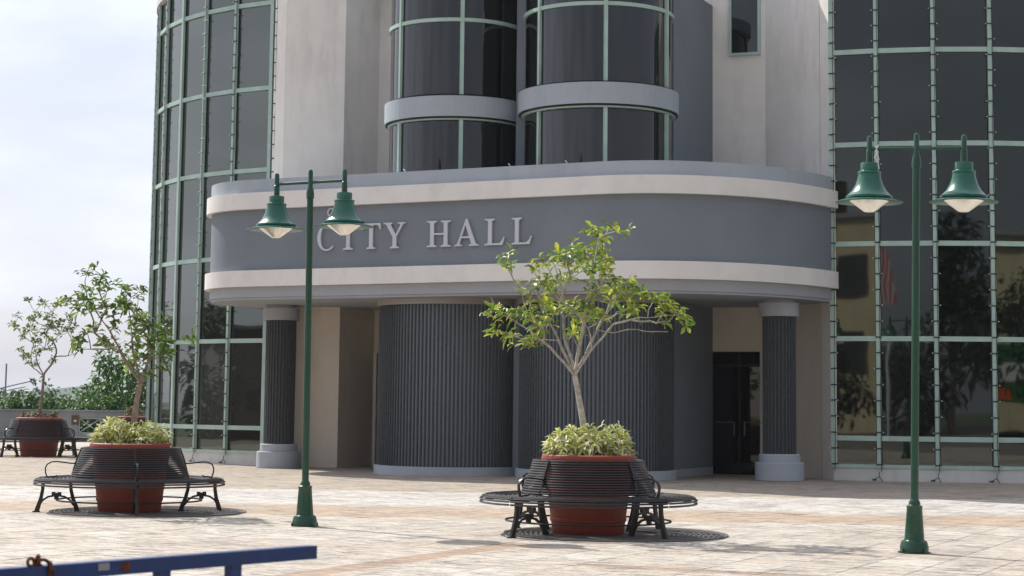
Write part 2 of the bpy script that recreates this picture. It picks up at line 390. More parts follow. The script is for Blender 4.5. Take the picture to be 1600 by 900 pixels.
def link(name, me, mat=None, parent=None, smooth=False):
    if isinstance(me, MB): me = me.mesh(name, smooth)
    if mat and not me.materials: me.materials.append(mat)
    o = bpy.data.objects.new(name, me); C.objects.link(o)
    if parent: o.parent = parent
    return o
def tag(o, label=None, cat=None, group=None, kind=None):
    if label: o['label'] = label
    if cat: o['category'] = cat
    if group: o['group'] = group
    if kind: o['kind'] = kind
    return o
def thing(name, label, cat, loc=(0, 0, 0), rz=0, group=None):
    o = bpy.data.objects.new(name, None); C.objects.link(o); o.empty_display_size = .3
    o.location = loc; o.rotation_euler = (0, 0, rz); return tag(o, label, cat, group)
KIDS = {}
def copy_tree(o, parent=None):
    c = o.copy(); C.objects.link(c)
    if parent: c.parent = parent
    for ch in list(o.children): copy_tree(ch, c)
    return c

# ------------------------------------------------------------------ ground
gm = MB(); gm.box((-8, 24, -2.535), (75, 100, 4.97)); plaza = link('plaza', gm, M['joint']); tag(plaza, kind='structure')
gm = MB(); gm.quad([(-3000, -1000, -5), (3000, -1000, -5), (3000, 3000, -5), (-3000, 3000, -5)])
tag(link('terrain', gm, M['terrain']), kind='structure')
gm = MB(); gm.box((0, -36, -2.51), (160, 19, 5)); tag(link('road', gm, M['asphalt']), kind='structure')

def paver_mesh():
    b = MB(); g_ = .0032; w = PS / 2 - g_; e = .006
    i = 0
    b.v += [(-w, -w, 0), (w, -w, 0), (w, w, 0), (-w, w, 0), (-w, -w, .034), (w, -w, .034), (w, w, .034), (-w, w, .034),
            (-w + e, -w + e, .038), (w - e, -w + e, .038), (w - e, w - e, .038), (-w + e, w - e, .038)]
    b.f += [(0, 1, 5, 4), (1, 2, 6, 5), (2, 3, 7, 6), (3, 0, 4, 7), (4, 5, 9, 8), (5, 6, 10, 9), (6, 7, 11, 10), (7, 4, 8, 11), (8, 9, 10, 11)]
    b.c += [None] * 9
    return b
pm = paver_mesh(); pme = pm.mesh('paver'); pme.materials.append(M['paver'])
cands = []
for a in range(-60, 70):
    for b_ in range(-10, 150):
        ca = COL0 + (a + .5) * PS; cb = ROW0 + (b_ + .5) * PS
        p = GU * ca + GN * cb
        if -36 < p.x < 20 and 6 < p.y < 72.5:
            cands.append((p.x, p.y))
def in_view(x, y): return y > 16.3 and abs(x / y) < .283
front = sorted([p for p in cands if in_view(*p)], key=lambda p: p[1])
front, fs = front[:300], set(front[:300])
for x, y in front:
    o = link('paver', pme, None, plaza); o.location = (x, y, -.038 + random.uniform(-.0015, .0012)); o.rotation_euler = (random.uniform(-.002, .002), random.uniform(-.002, .002), GA)
st = MB(); co, si = math.cos(GA), math.sin(GA)
for x, y in cands:
    if (x, y) in fs: continue
    dz = -.038 + random.uniform(-.001, .001); i = len(st.v)
    st.v += [(x + vx * co - vy * si, y + vx * si + vy * co, vz + dz) for vx, vy, vz in pm.v]
    st.f += [tuple(i + k for k in f) for f in pm.f]; st.c += [None] * 9
tag(link('paver_field', st, M['paver'], plaza), kind='stuff')

# ------------------------------------------------------------------ city hall
HALL = thing('city_hall', 'grey and cream city hall with rounded entrance canopy and curved glass towers', 'building', (0, 40, 0))
HX = Vector((0, 40, 0))
def hpart(name, mb, mat, parent=None, smooth=False):
    o = link(name, mb, mat, parent or HALL, smooth)
    if parent is None: o.location = -HX
    return o
P0 = Vector((0, 38.74)); FU = Vector((.897, -.442)); FN = Vector((-.442, -.897))
def L2W(a, b_): q = P0 + FU * a + FN * b_; return (q.x, q.y)
ROOF = 12.2; BTOP = 10.9
def wall(name, a, b_, z0, z1, mat, t=.3, parent=None):
    a = Vector(a); b_ = Vector(b_); d = (b_ - a).normalized(); nrm = Vector((-d.y, d.x)) * t
    return hpart(name, MB().prism([tuple(a), tuple(b_), tuple(b_ + nrm), tuple(a + nrm)], z0, z1), mat, parent)

W1a, W1b = (-5.55, 44.50), (-4.09, 44.42)
B1, B2 = (-3.37, 45.90), (4.63, 42.85)
D2, W2b = (5.83, 42.42), (6.78, 40.60)
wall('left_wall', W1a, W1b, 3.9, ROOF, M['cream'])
wall('left_wall', W1a, W1b, 0, 3.897, M['bounce_beige'])
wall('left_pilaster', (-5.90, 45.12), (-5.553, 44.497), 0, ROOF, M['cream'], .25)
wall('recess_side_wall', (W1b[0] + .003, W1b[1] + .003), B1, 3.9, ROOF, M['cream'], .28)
wall('recess_side_wall', (W1b[0] + .003, W1b[1] + .003), B1, 0, 3.897, M['bounce_beige'], .28)
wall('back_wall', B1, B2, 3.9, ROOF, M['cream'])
wall('back_wall', B1, B2, 2.76, 3.897, M['bounce_beige'])
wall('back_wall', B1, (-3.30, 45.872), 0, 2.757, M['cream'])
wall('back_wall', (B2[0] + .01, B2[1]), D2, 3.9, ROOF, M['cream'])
wall('back_wall', (B2[0] + .01, B2[1]), D2, 2.80, 3.897, M['bounce_beige'])
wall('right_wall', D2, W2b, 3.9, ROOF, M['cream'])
wall('right_wall', D2, W2b, 0, 3.897, M['bounce_beige'])
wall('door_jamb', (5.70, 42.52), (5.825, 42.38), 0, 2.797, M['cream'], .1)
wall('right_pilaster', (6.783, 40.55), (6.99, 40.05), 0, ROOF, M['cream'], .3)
hpart('rear_wall', MB().prism([(-3.3, 46.6), (-1, 45.7), (4.7, 43.55), (5.9, 43.2), (7.2, 41.4), (14, 58), (-1, 64), (-5.2, 46)], 0, ROOF - .1), M['brick'])
hpart('roof', MB().prism([(-5.9, 45.3), (-5.6, 44.4), (-4.0, 44.3), (-3.0, 44.9), (4.5, 42.2), (5.7, 42.0), (6.7, 40.4), (7.3, 40.4), (14, 58), (-1, 64), (-6, 52)], ROOF, ROOF + .35), M['pale'])

# glass doors in both recesses
def door_set(name_pts, zt, handles=True):
    a, b_ = Vector(name_pts[0]), Vector(name_pts[1]); d = (b_ - a); L = d.length; d.normalize(); nrm = Vector((d.y, -d.x))
    dark = wall('doorway', tuple(a - nrm * .20), tuple(b_ - nrm * .20), 0.0, zt, M['dark'], .05)
    k = 2 if L < 2 else 3
    for q in range(k):
        s0 = a + d * (L * q / k + .03) - nrm * .1; s1 = a + d * (L * (q + 1) / k - .03) - nrm * .1
        leaf = wall('glass_door', tuple(s0), tuple(s1), .06, zt - .35, M['doorglass'], .03)
        mid = (s1 if q % 2 == 0 else s0) ; sgn = -1 if q % 2 == 0 else 1
        hb = MB()
        e0 = mid + d * sgn * .09 + nrm * .06; e1 = mid + d * sgn * (L / k - .12) + nrm * .06
        hb.tube([(e0.x, e0.y, .88), (e0.x, e0.y, 1.19)], .016, 6); hb.tube([(e0.x, e0.y, 1.19), (e1.x, e1.y, 1.19)], .012, 6)
        h = link('door_handle', hb, M['steel'], leaf)
    fr = MB()
    for q in range(k + 1):
        c = a + d * (L * q / k) - nrm * .1; fr.box((c.x, c.y, zt / 2), (.05, .06, zt), math.atan2(d.y, d.x))
    c = (a + b_) / 2 - nrm * .1; fr.box((c.x, c.y, zt - .32), (L - .06, .055, .06), math.atan2(d.y, d.x))
    hpart('door_frame', fr, M['gasket'])
door_set((B2, D2), 2.80)
door_set((B1, (-1.2, 45.07)), 2.757)
# a pale notice inside the right-hand doorway
hpart('notice', MB().box((5.0, 42.98, 1.42), (.22, .01, .36), R(-20)), M['cream'])

# narrow upper window
def win(a, b_, z0, z1):
    a = Vector(a); b_ = Vector(b_); d = (b_ - a).normalized(); nrm = Vector((d.y, -d.x)); c = (a + b_) / 2; L = (b_ - a).length; rz = math.atan2(d.y, d.x)
    f = MB(); e = nrm * .03
    for q in (a, b_): f.box((q.x + e.x, q.y + e.y, (z0 + z1) / 2), (.06, .10, z1 - z0 + .06), rz)
    f.box((c.x + e.x, c.y + e.y, z0), (L - .06, .11, .06), rz); f.box((c.x + e.x, c.y + e.y, z1), (L - .06, .11, .06), rz)
    w = hpart('window_frame', f, M['frame'])
    link('window_pane', MB().box((c.x + e.x * .3, c.y + e.y * .3, (z0 + z1) / 2), (L - .06, .03, z1 - z0 - .06), rz), M['glass'], w)
dB = (Vector(D2) - Vector(B2)).normalized()
win(Vector(B2) + dB * .46, Vector(B2) + dB * 1.14, 9.70, 12.2)

# --- fluted bays with glazed drums above
def flute_ring(mb, c, r0, z0, z1, a0, a1, pitch=.09, depth=.05):
    n = int(abs(a1 - a0) * r0 / pitch); pts = []
    for k in range(n):
        for f, rr in ((0, r0 - depth), (.12, r0 - .006), (.28, r0), (.44, r0 - .006), (.56, r0 - depth)):
            a = a0 + (a1 - a0) * (k + f) / n; pts.append((c[0] + rr * math.cos(a), c[1] + rr * math.sin(a)))
    mb.prism(pts, z0, z1); return mb
def arc(c, r_, a0, a1, n=24): return [(c[0] + r_ * math.cos(a0 + (a1 - a0) * k / n), c[1] + r_ * math.sin(a0 + (a1 - a0) * k / n)) for k in range(n + 1)]
def bay(c, r_base, r_fl, r_band, r_gl, mull, fl_range, bands):
    a0, a1 = R(175), R(370)
    base = hpart('bay_base', MB().prism(arc(c, r_base, 0, 2 * PI, 64)[:-1], 0, .19), M['pale'])
    body = hpart('ribbed_bay_wall', flute_ring(MB(), c, r_fl, .193, 3.665, R(fl_range[0]), R(fl_range[1])), M['flute'])
    hpart('bay_core', MB().prism(arc(c, r_fl - .04, 0, 2 * PI, 64)[:-1], .196, 6.4), M['blue'])
    hpart('bay_cap', MB().prism(arc(c, r_fl + .05, 0, 2 * PI, 64)[:-1], 3.668, 3.806), M['baycap'])
    zs = [6.1] + bands + [BTOP]
    for i in range(len(bands)):
        zb = bands[i]
        hpart('balcony_band', MB().prism(arc(c, r_band, 0, 2 * PI, 72)[:-1], zb, zb + .45), M['pale'])
        for dz, rr in ((-.035, r_band - .03), (-.07, r_band - .07), (.452, r_band - .05)):
            hpart('balcony_trim', MB().prism(arc(c, rr, 0, 2 * PI, 72)[:-1], zb + dz, zb + dz + (.033 if dz < 0 else .03)), M['gasket'] if dz > -.05 else M['frame'])
    lev = [6.1] + [z for b_ in bands for z in (b_ - .072, b_ + .484)] + [BTOP]
    drum = hpart('bay_floor_ring', MB().prism(arc(c, r_gl - .05, 0, 2 * PI, 48)[:-1], 6.1, BTOP - .1), M['dark'])
    for k in range(0, len(lev), 2):
        zlo, zhi = lev[k], lev[k + 1]
        cuts = [zlo]
        if zhi - zlo > 2.4: cuts.append(zlo + 1.66)
        cuts.append(zhi)
        ang = [R(-90 + m_) for m_ in mull]
        for a, b_ in zip(ang[:-1], ang[1:]):
            for z0, z1 in zip(cuts[:-1], cuts[1:]):
                mb = MB(); q = arc(c, r_gl, a + .008, b_ - .008, 14); i = 0
                mb.strip(q, z0 + .02, z1 - .02, .02)
                link('curved_pane', mb, M['bayglass'], drum, True)
        for a in ang:
            mb = MB(); x, y = c[0] + (r_gl + .012) * math.cos(a), c[1] + (r_gl + .012) * math.sin(a)
            mb.box((x, y, (zlo + zhi) / 2), (.10, .065, zhi - zlo), a)
            mb.box((x + .033 * math.sin(a) * 1.3, y - .033 * math.cos(a) * 1.3, (zlo + zhi) / 2), (.05, .02, zhi - zlo), a)
            link('mullion', mb, M['frame'], drum)
        for z in cuts[1:-1]:
            link('transom', MB().prism(arc(c, r_gl + .045, 0, 2 * PI, 72)[:-1], z - .04, z + .04), M['frame'], drum)
    hpart('bay_roof', MB().prism(arc(c, r_band, 0, 2 * PI, 48)[:-1], BTOP, BTOP + .3), M['pale'])
    return drum
bay((-1.28, 41.45), 1.72, 1.66, 1.62, 1.50, [-113, -53, 6, 66, 126], (150, 372), [7.75])
bay((1.85, 39.95), 1.72, 1.66, 1.75, 1.60, [-112, -53, 3, 61, 118], (165, 376), [7.80])
# plain wall of the second bay running back to the rear wall, and the slim pier between the bays
hpart('bay_side_wall', MB().prism([(3.52, 40.30), (4.66, 42.85), (2.2, 43.8), (1.6, 41.2)], 0, BTOP), M['blue'])
hpart('pier_base', MB().prism([(3.545, 40.34), (4.665, 42.83), (4.60, 42.86), (3.47, 40.37)], .0, .17), M['pale'])
hpart('bay_pier', MB().prism([(.07, 40.38), (.50, 40.20), (1.2, 42.0), (.1, 42.4)], 0, BTOP), M['blue'])

# --- canopy
def canopy_line(off=0.0):
    pts = []
    cl = (-6.6, -2.0); rl = 2.0 + off
    pts.append(L2W(cl[0] - rl, -3.9))
    for k in range(19):
        a = PI - (PI / 2) * k / 18; pts.append(L2W(cl[0] + rl * math.cos(a), cl[1] + rl * math.sin(a)))
    for k in range(1, 6): pts.append(L2W(-6.6 + 8.6 * k / 5, off))
    for k in range(1, 19):
        a = PI / 2 - (PI / 2) * k / 18; pts.append(L2W(2.0 + (3.68 + off) * math.cos(a), -4.9 + (4.9 + off) * math.sin(a)))
    return pts
def canopy_solid(off, z0, z1):
    pts = canopy_line(off)
    back = [(7.3, 41.2), (5.85, 42.44), (4.62, 42.87), (-3.37, 45.92), (-4.1, 44.44), (-5.56, 44.52), (-6.1, 45.6)]
    return MB().prism(pts + back, z0, z1)
CAN = hpart('entrance_canopy', canopy_solid(0, 4.44, 6.23), M['blue'], smooth=True)
def csub(name, mb, mat, par=CAN, smooth=True):
    o = link(name, mb, mat, par, smooth); return o
csub('soffit', canopy_solid(-.03, 3.81, 3.86), M['fascia'])
csub('fascia', canopy_solid(0.0, 3.863, 4.095), M['fascia'])
csub('lower_band', canopy_solid(.12, 4.098, 4.46), M['band'])
csub('upper_band', canopy_solid(.12, 5.84, 6.215), M['band'])
csub('parapet_rim', canopy_solid(.02, 6.218, 6.52), M['pale'])
for a in (-2.66, -.12, 1.2):
    x, y = L2W(a, -.12); mb = MB(); mb.tube([(x, y, 6.51), (x, y, 6.56), (x - .03, y - .04, 6.585)], .014, 6)
    csub('floodlight', mb, M['white'], CAN, False)

# --- columns
def column(x, y):
    sh = MB(); n = 28; pts = []
    for k in range(n):
        for f, rr in ((0, .315), (.15, .352), (.5, .352), (.65, .315)):
            a = 2 * PI * (k + f) / n; pts.append((x + rr * math.cos(a), y + rr * math.sin(a)))
    sh.prism(pts, .56, 3.452)
    s_ = hpart('fluted_column', sh, M['flute'])
    link('capital', MB().lathe([(0, 3.45), (.42, 3.45), (.42, 3.74), (.36, 3.742), (.36, 3.80), (0, 3.80)], (x, y), 48), M['fascia'], s_, True)
    link('column_base', MB().lathe([(0, 0), (.50, 0), (.515, .01), (.515, .37), (.50, .385), (.435, .387), (.435, .54), (.42, .56), (0, .56)], (x, y), 48), M['pale'], s_, True)
column(-5.42, 43.95)
column(5.70, 39.47)

# --- glass towers
LEV = [.31, .90, 3.02, 5.06, 7.22, 9.26, 11.4]
def tower(c, r_, a_first, step, n_cols, w0, w1, close, TOP, gm):
    """c centre, angles measured in degrees from the +x axis; columns of panes anticlockwise"""
    w0, w1 = R(w0), R(w1)
    core = hpart('glass_tower', MB().prism(arc(c, r_ - .10, w0, w1, 40) + close, .05, TOP - .05), gm)
    link('sill_wall', MB().prism(arc(c, r_ + .03, w0, w1, 60) + close, 0, .272), M['sill'], core)
    link('tower_roof', MB().prism(arc(c, r_ + .12, w0, w1, 60) + close, TOP, TOP + .25), M['sill'], core)
    pane_cache = None
    Ag = [R(a_first + step * k) for k in range(n_cols + 1)]
    P = [(c[0] + r_ * math.cos(a), c[1] + r_ * math.sin(a)) for a in Ag]
    lev = [z for z in LEV if z < TOP] + [TOP]
    for k in range(n_cols):
        a = Vector(P[k]); b_ = Vector(P[k + 1]); d = b_ - a; L = d.length; rz = math.atan2(d.y, d.x); mid = (a + b_) / 2
        nrm = Vector((math.cos((Ag[k] + Ag[k + 1]) / 2), math.sin((Ag[k] + Ag[k + 1]) / 2)))
        for z0, z1 in zip(lev[:-1], lev[1:]):
            mb = MB(); mb.box((0, 0, 0), (L - .02, .02, z1 - z0 - .02))
            o = link('pane', mb, gm, core); o.location = (mid.x, mid.y, (z0 + z1) / 2)
            o.rotation_euler = (random.gauss(0, .0022), random.gauss(0, .0022), rz + random.gauss(0, .003))
        tr = MB()
        for z in lev[:-1]:
            tm = mid + nrm * .02; h = .105 if z > .35 else .075
            o = link('transom', MB().box((tm.x, tm.y, z), (L - .09, .09, h), rz), M['frame'], core)
    for k in range(n_cols + 1):
        a = Ag[k]; x, y = c[0] + (r_ + .025) * math.cos(a), c[1] + (r_ + .025) * math.sin(a)
        mb = MB().box((x, y, (.272 + TOP) / 2), (.13, .095, TOP - .272), a)
        for sgn in (-1, 1):
            mb.box((x - .03 * math.cos(a) - sgn * .055 * math.sin(a), y - .03 * math.sin(a) + sgn * .055 * math.cos(a), (.272 + TOP) / 2), (.07, .014, TOP - .272), a)
        mb.c = [None] * len(mb.f)
        o = link('mullion', mb, M['frame'], core)
        o.data.materials.append(M['gasket'])
        for f in o.data.polygons:
            if f.index >= 6: f.material_index = 1
    return core, P, Ag
TLc = (-2.8, 51.6); TLr = 7.05
# mullion nearest the wall of the left tower at (-5.96,45.28); columns run clockwise to the left
aM7 = math.degrees(math.atan2(45.28 - TLc[1], -5.96 - TLc[0]))
coreL, PL, AL = tower(TLc, TLr, aM7 - 9.3 * 12, 9.3, 12, 90, 360 + aM7 + .3, [(-3.6, 48.0), (-2.0, 50)], 12.2, M['glass_left'])
TRc = (10.2, 47.95); TRr = 8.5
aR1 = math.degrees(math.atan2(40.07 - TRc[1], 6.95 - TRc[0]))
# first panel narrower, then 8 degree panels
aR2 = math.degrees(math.atan2(39.72 - TRc[1], 7.86 - TRc[0]))
coreR, PR, AR = tower(TRc, TRr, aR2, 8.1, 9, aR1, 60, [(11, 52), (8.2, 42.2)], 10.5, M['glass'])
core_first = None
def narrow_panel():
    a = Vector((TRc[0] + TRr * math.cos(R(aR1)), TRc[1] + TRr * math.sin(R(aR1)))); b_ = Vector(PR[0])
    d = b_ - a; L = d.length; rz = math.atan2(d.y, d.x); mid = (a + b_) / 2; TOP = 10.5; lev = LEV[:-1] + [TOP]
    nrm = Vector((d.y, -d.x)).normalized()
    for z0, z1 in zip(lev[:-1], lev[1:]):
        link('pane', MB().box((mid.x, mid.y, (z0 + z1) / 2), (L - .02, .02, z1 - z0 - .02), rz), M['glass'], coreR)
    for z in lev[:-1]:
        link('transom', MB().box((mid.x + nrm.x * .02, mid.y + nrm.y * .02, z), (L - .09, .09, .105 if z > .35 else .075), rz), M['frame'], coreR)
    link('mullion', MB().box((a.x + nrm.x * .02, a.y + nrm.y * .02, (.272 + TOP) / 2), (.10, .12, TOP - .272), rz), M['frame'], coreR)
    return tuple(a)
PR0 = narrow_panel()

# ------------------------------------------------------------------ sign letters
SIGN = thing('city_hall_sign', 'raised silver serif letters on the slate canopy front', 'sign', (L2W(-2, .0)[0], L2W(-2, .0)[1], 4.86))
def glyph_C(n=26):
    o = []
    for k in range(n + 1):                       # outer edge from upper terminal round to lower terminal
        a = R(42) + R(276) * k / n; o.append((.5 + .47 * math.cos(a), .5 + .52 * math.sin(a)))
    inn = []
    for k in range(n + 1):
        a = R(318) - R(276) * k / n; t = abs(math.sin((a) / 2)); w = .03 + .12 * max(0, -math.cos(a)) ** 1.0 + .02
        inn.append((.5 + (.47 - w) * math.cos(a) + .0, .5 + (.52 - .05 - .02 * t) * math.sin(a)))
    return o + inn, [], .98
def sf(x0, x1, s0, s1, y0=0, y1=1):
    """a stem with bracketed serifs as a closed polygon"""
    return [(s0, y0), (s1, y0), (s1, y0 + .045), (x1 + .02, y0 + .075), (x1, y0 + .12), (x1, y1 - .12), (x1 + .02, y1 - .075), (s1, y1 - .045), (s1, y1), (s0, y1), (s0, y1 - .045), (x0 - .02, y1 - .075), (x0, y1 - .12), (x0, y0 + .12), (x0 - .02, y0 + .075), (s0, y0 + .045)]
G = {}
G['C'] = glyph_C()
G['I'] = (sf(.14, .30, 0, .44), [], .44)
G['T'] = ([(.25, 0), (.63, 0), (.63, .045), (.54, .075), (.52, .12), (.52, .93), (.72, .93), (.80, .86), (.83, .76), (.88, .76), (.86, 1), (.02, 1), (0, .76), (.05, .76), (.08, .86), (.16, .93), (.36, .93), (.36, .12), (.34, .075), (.25, .045)], [], .88)
G['Y'] = ([(.29, 0), (.67, 0), (.67, .045), (.58, .075), (.56, .12), (.56, .44), (.83, .90), (.87, .945), (.95, .955), (.95, 1), (.62, 1), (.62, .955), (.72, .94), (.73, .90), (.53, .53), (.31, .90), (.31, .94), (.38, .955), (.38, 1), (0, 1), (0, .955), (.08, .94), (.13, .90), (.40, .44), (.40, .12), (.38, .075), (.29, .045)], [], .95)
G['H'] = ([(0, 0), (.42, 0), (.42, .045), (.32, .075), (.30, .12), (.30, .46), (.72, .46), (.72, .12), (.70, .075), (.60, .045), (.60, 0), (1.02, 0), (1.02, .045), (.90, .075), (.88, .12), (.88, .88), (.90, .925), (1.02, .955), (1.02, 1), (.60, 1), (.60, .955), (.70, .925), (.72, .88), (.72, .53), (.30, .53), (.30, .88), (.32, .925), (.42, .955), (.42, 1), (0, 1), (0, .955), (.12, .925), (.14, .88), (.14, .12), (.12, .075), (0, .045)], [], 1.02)
G['A'] = ([(0, 0), (.32, 0), (.32, .045), (.22, .07), (.22, .12), (.275, .30), (.62, .30), (.68, .12), (.68, .07), (.60, .045), (.60, 0), (1.0, 0), (1.0, .045), (.90, .07), (.86, .12), (.53, 1.03), (.46, 1.03), (.13, .12), (.09, .07), (0, .045)], [[(.30, .37), (.45, .80), (.595, .37)]], 1.0)
G['L'] = ([(0, 0), (.74, 0), (.84, .30), (.79, .30), (.72, .16), (.62, .07), (.30, .07), (.30, .88), (.32, .925), (.42, .955), (.42, 1), (0, 1), (0, .955), (.12, .925), (.14, .88), (.14, .12), (.12, .075), (0, .045)], [], .84)
ux = Vector((FU.x, FU.y, 0)); un = Vector((FN.x, FN.y, 0)); uz = Vector((0, 0, 1))
CAPH = .56
for ch, a0, a1 in (('C', -4.77, -4.27), ('I', -4.09, -3.84), ('T', -3.63, -3.14), ('Y', -3.07, -2.53), ('H', -2.0, -1.42), ('A', -1.33, -.75), ('L', -.61, -.14), ('L', .02, .49)):
    out, holes, w = G[ch]; sx = (a1 - a0) / w
    x, y = L2W(a0, .015)
    org = Vector((x, y, 4.86)) - SIGN.location
    mb = MB().plate([(p[0] * sx, p[1] * CAPH) for p in out], [[(p[0] * sx, p[1] * CAPH) for p in h] for h in holes], org, ux, uz, un, .045)
    o = link('letter', mb, M['letter'], SIGN); o['label'] = 'silver letter ' + ch
x, y = L2W(-4.42, .015)
mb = MB(); cpt = Vector((x, y, 5.70)) - SIGN.location
outl = [(.10 * math.cos(R(a)), .10 * math.sin(R(a))) for a in range(0, 360, 15)]
inl = [(.07 * math.cos(R(a)), .07 * math.sin(R(a))) for a in range(0, 360, 15)]
mb.plate(outl, [inl], cpt, ux, uz, un, .03)
tag(link('emblem', mb, M['letter'], SIGN), 'small oval silver emblem above the letter C')

# ------------------------------------------------------------------ festoon light strings on the mullions
def light_string(pts, label, group, seed, end_hook=True, side=1):
    rnd = random.Random(seed); x, y, z0, z1, nx, ny = pts
    T = thing('light_string', label, 'light string', (x, y, 0), 0, group)
    w = MB(); path = []; z = z0
    tx, ty = -ny, nx
    while z < z1:
        o_ = rnd.uniform(-.012, .012); path.append((tx * (o_ + .035 * side), ty * (o_ + .035 * side), z)); z += .36
    path.append((tx * .03, ty * .03, z1)); w.tube(path, .006, 4)
    link('cable', w, M['wire'], T)
    b1 = MB(); z = z0 + .15
    while z < z1 - .05:
        b1.tube([(-tx * .06, -ty * .06, z), (tx * .075, ty * .075, z + rnd.uniform(-.01, .01))], .0135, 5)
        z += .338
    tag(link('bulb_holders', b1, M['wire'], T), kind='stuff')
    b2 = MB(); z = z0 + .15
    while z < z1 - .05:
        sgn = -1 if rnd.random() < .6 else 1
        b2.tube([(sgn * tx * .075, sgn * ty * .075, z), (sgn * tx * .10, sgn * ty * .10, z)], .012, 5); z += .338
    tag(link('bulbs', b2, M['bulbw'], T), kind='stuff')
    if end_hook:
        h = MB(); h.tube([(0, 0, z0), (.02 * nx, .02 * ny, z0 - .10), (-.10 * tx, -.10 * ty, z0 - .16)], .008, 4); h.tube([(0, 0, z0 - .1), (.06 * tx, .06 * ty, z0 - .2)], .008, 4)
        h.box((-.11 * tx, -.11 * ty, z0 - .17), (.09, .03, .03), math.atan2(ty, tx)); link('loose_plug', h, M['wire'], T)
    return T
ordL = ['first', 'second', 'third', 'fourth', 'fifth', 'sixth', 'seventh', 'eighth']
for i, k in enumerate((11, 10, 8, 7, 6, 5)):
    a = AL[k]; x, y = TLc[0] + (TLr + .10) * math.cos(a), TLc[1] + (TLr + .10) * math.sin(a)
    light_string((x, y, .22, 12.1, math.cos(a), math.sin(a)), 'dark bulb string on %s mullion left of cream wall, left glass tower' % ordL[k and 12 - k], 'light strings on the left glass tower', i)
for i, k in enumerate((0, 1, 2, 3, 4)):
    a = AR[k]; x, y = TRc[0] + (TRr + .10) * math.cos(a), TRc[1] + (TRr + .10) * math.sin(a)
    light_string((x, y, .20, 10.4, math.cos(a), math.sin(a)), 'dark bulb string on %s mullion right of white pilaster, right glass tower' % ordL[i + 1], 'light strings on the right glass tower', 20 + i)
light_string((PR0[0] - .02, PR0[1] - .10, .20, 10.4, -.38, -.92), 'dark bulb string where the right glass tower meets the white pilaster', 'light strings on the right glass tower', 31, False)
light_string((-5.86, 45.02, .22, 12.1, -.5, -.86), 'dark bulb string where the left glass tower meets the cream wall', 'light strings on the left glass tower', 32, False)

# ------------------------------------------------------------------ street lamps
def street_lamp(x, y, rz, label, tilt=0):
    T = thing('street_lamp', label, 'street lamp', (x, y, 0), rz, 'green twin-headed street lamps on the plaza')
    T.rotation_euler = (0, tilt, rz)
    link('lamp_base', MB().lathe([(0, 0), (.148, 0), (.15, .02), (.15, .075), (.143, .085), (.143, .10), (.13, .125), (.108, .135), (.104, .15), (.082, .46), (.085, .47), (.085, .485), (.06, .50), (.062, .52), (.042, .56)], (0, 0), 32), M['green'], T, True)
    ab = MB()
    for k in range(4):
        a = R(45 + 90 * k); ab.lathe([(0, .012), (.014, .012), (.014, .03), (.008, .032), (.008, .045), (0, .046)], (.158 * math.cos(a), .158 * math.sin(a)), 6)
    ab.lathe([(0, .002), (.172, .002), (.172, .012), (0, .012)], (0, 0), 24)
    link('base_plate', ab, M['green'], T); link('access_hatch', MB().box((.0, -.0935, .30), (.07, .008, .16)), M['green'], T)
    link('pole', MB().lathe([(.042, .55), (.040, 4.06), (.048, 4.065), (.050, 4.13), (.042, 4.18), (.036, 4.185), (.034, 4.21), (.030, 4.22), (.030, 4.40), (.024, 4.425), (.012, 4.435), (0, 4.438)], (0, 0), 20), M['green'], T, True)
    link('crossbar', MB().tube([(-.50, 0, 4.27), (.50, 0, 4.27)], .019, 10), M['green'], T, True)
    for sgn in (-1, 1):
        X = sgn * .50; dz = .08
        link('arm', MB().lathe([(.036, 4.110), (.036, 4.250), (.031, 4.255), (.030, 4.385), (.022, 4.405), (0, 4.415)], (X, 0), 18), M['green'], T, True)
        s_ = link('lamp_shade', MB().lathe([(.036, 4.125), (.092, 4.115), (.097, 4.105), (.095, 4.035), (.125, 4.020), (.128, 4.005), (.120, 3.995), (.130, 3.940), (.150, 3.880), (.185, 3.815), (.235, 3.765), (.252, 3.755), (.252, 3.735), (.240, 3.725), (.30, 3.713), (.362, 3.695), (.362, 3.688), (.29, 3.697), (.215, 3.705)], (X, 0), 48), M['green_shade'], T, True)
        link('glass_bowl', MB().lathe([(.213, 3.702), (.055, 3.588), (.045, 3.585), (0, 3.583)], (X, 0), 36), M['lampglass'], s_, True)
        link('bulb', MB().lathe([(0, 3.625), (.04, 3.630), (.062, 3.655), (.065, 3.680), (.05, 3.720), (0, 3.740)], (X, 0), 16), M['white'], s_, True)
    return T
LR = R(-26)
street_lamp(-2.515, 23.17, LR, 'green twin lamp post left, in front of the CITY HALL lettering', -.0062)
rl = street_lamp(4.30, 19.92, R(-16), 'green twin lamp post right, in front of the right glass tower', .0165); rl.scale = (1.0, 1.0, 1.012)
mb = MB(); hx = Vector((4.37, 19.92)) + Vector((math.cos(R(-16)), math.sin(R(-16)))) * -.44
mb.tube([(0, 0, 4.36), (.02, -.01, 4.29), (-.015, -.02, 4.23), (.02, -.02, 4.19), (.028, -.03, 4.10)], .009, 5)
mb.tube([(.03, -.02, 4.37), (.0, -.02, 4.31), (.035, -.02, 4.20)], .007, 5)
o = link('loose_cable', mb, M['white']); o.location = (hx.x, hx.y - .03, 0); tag(o, 'short frayed white cable hanging beside the left head of the right lamp', 'cable')

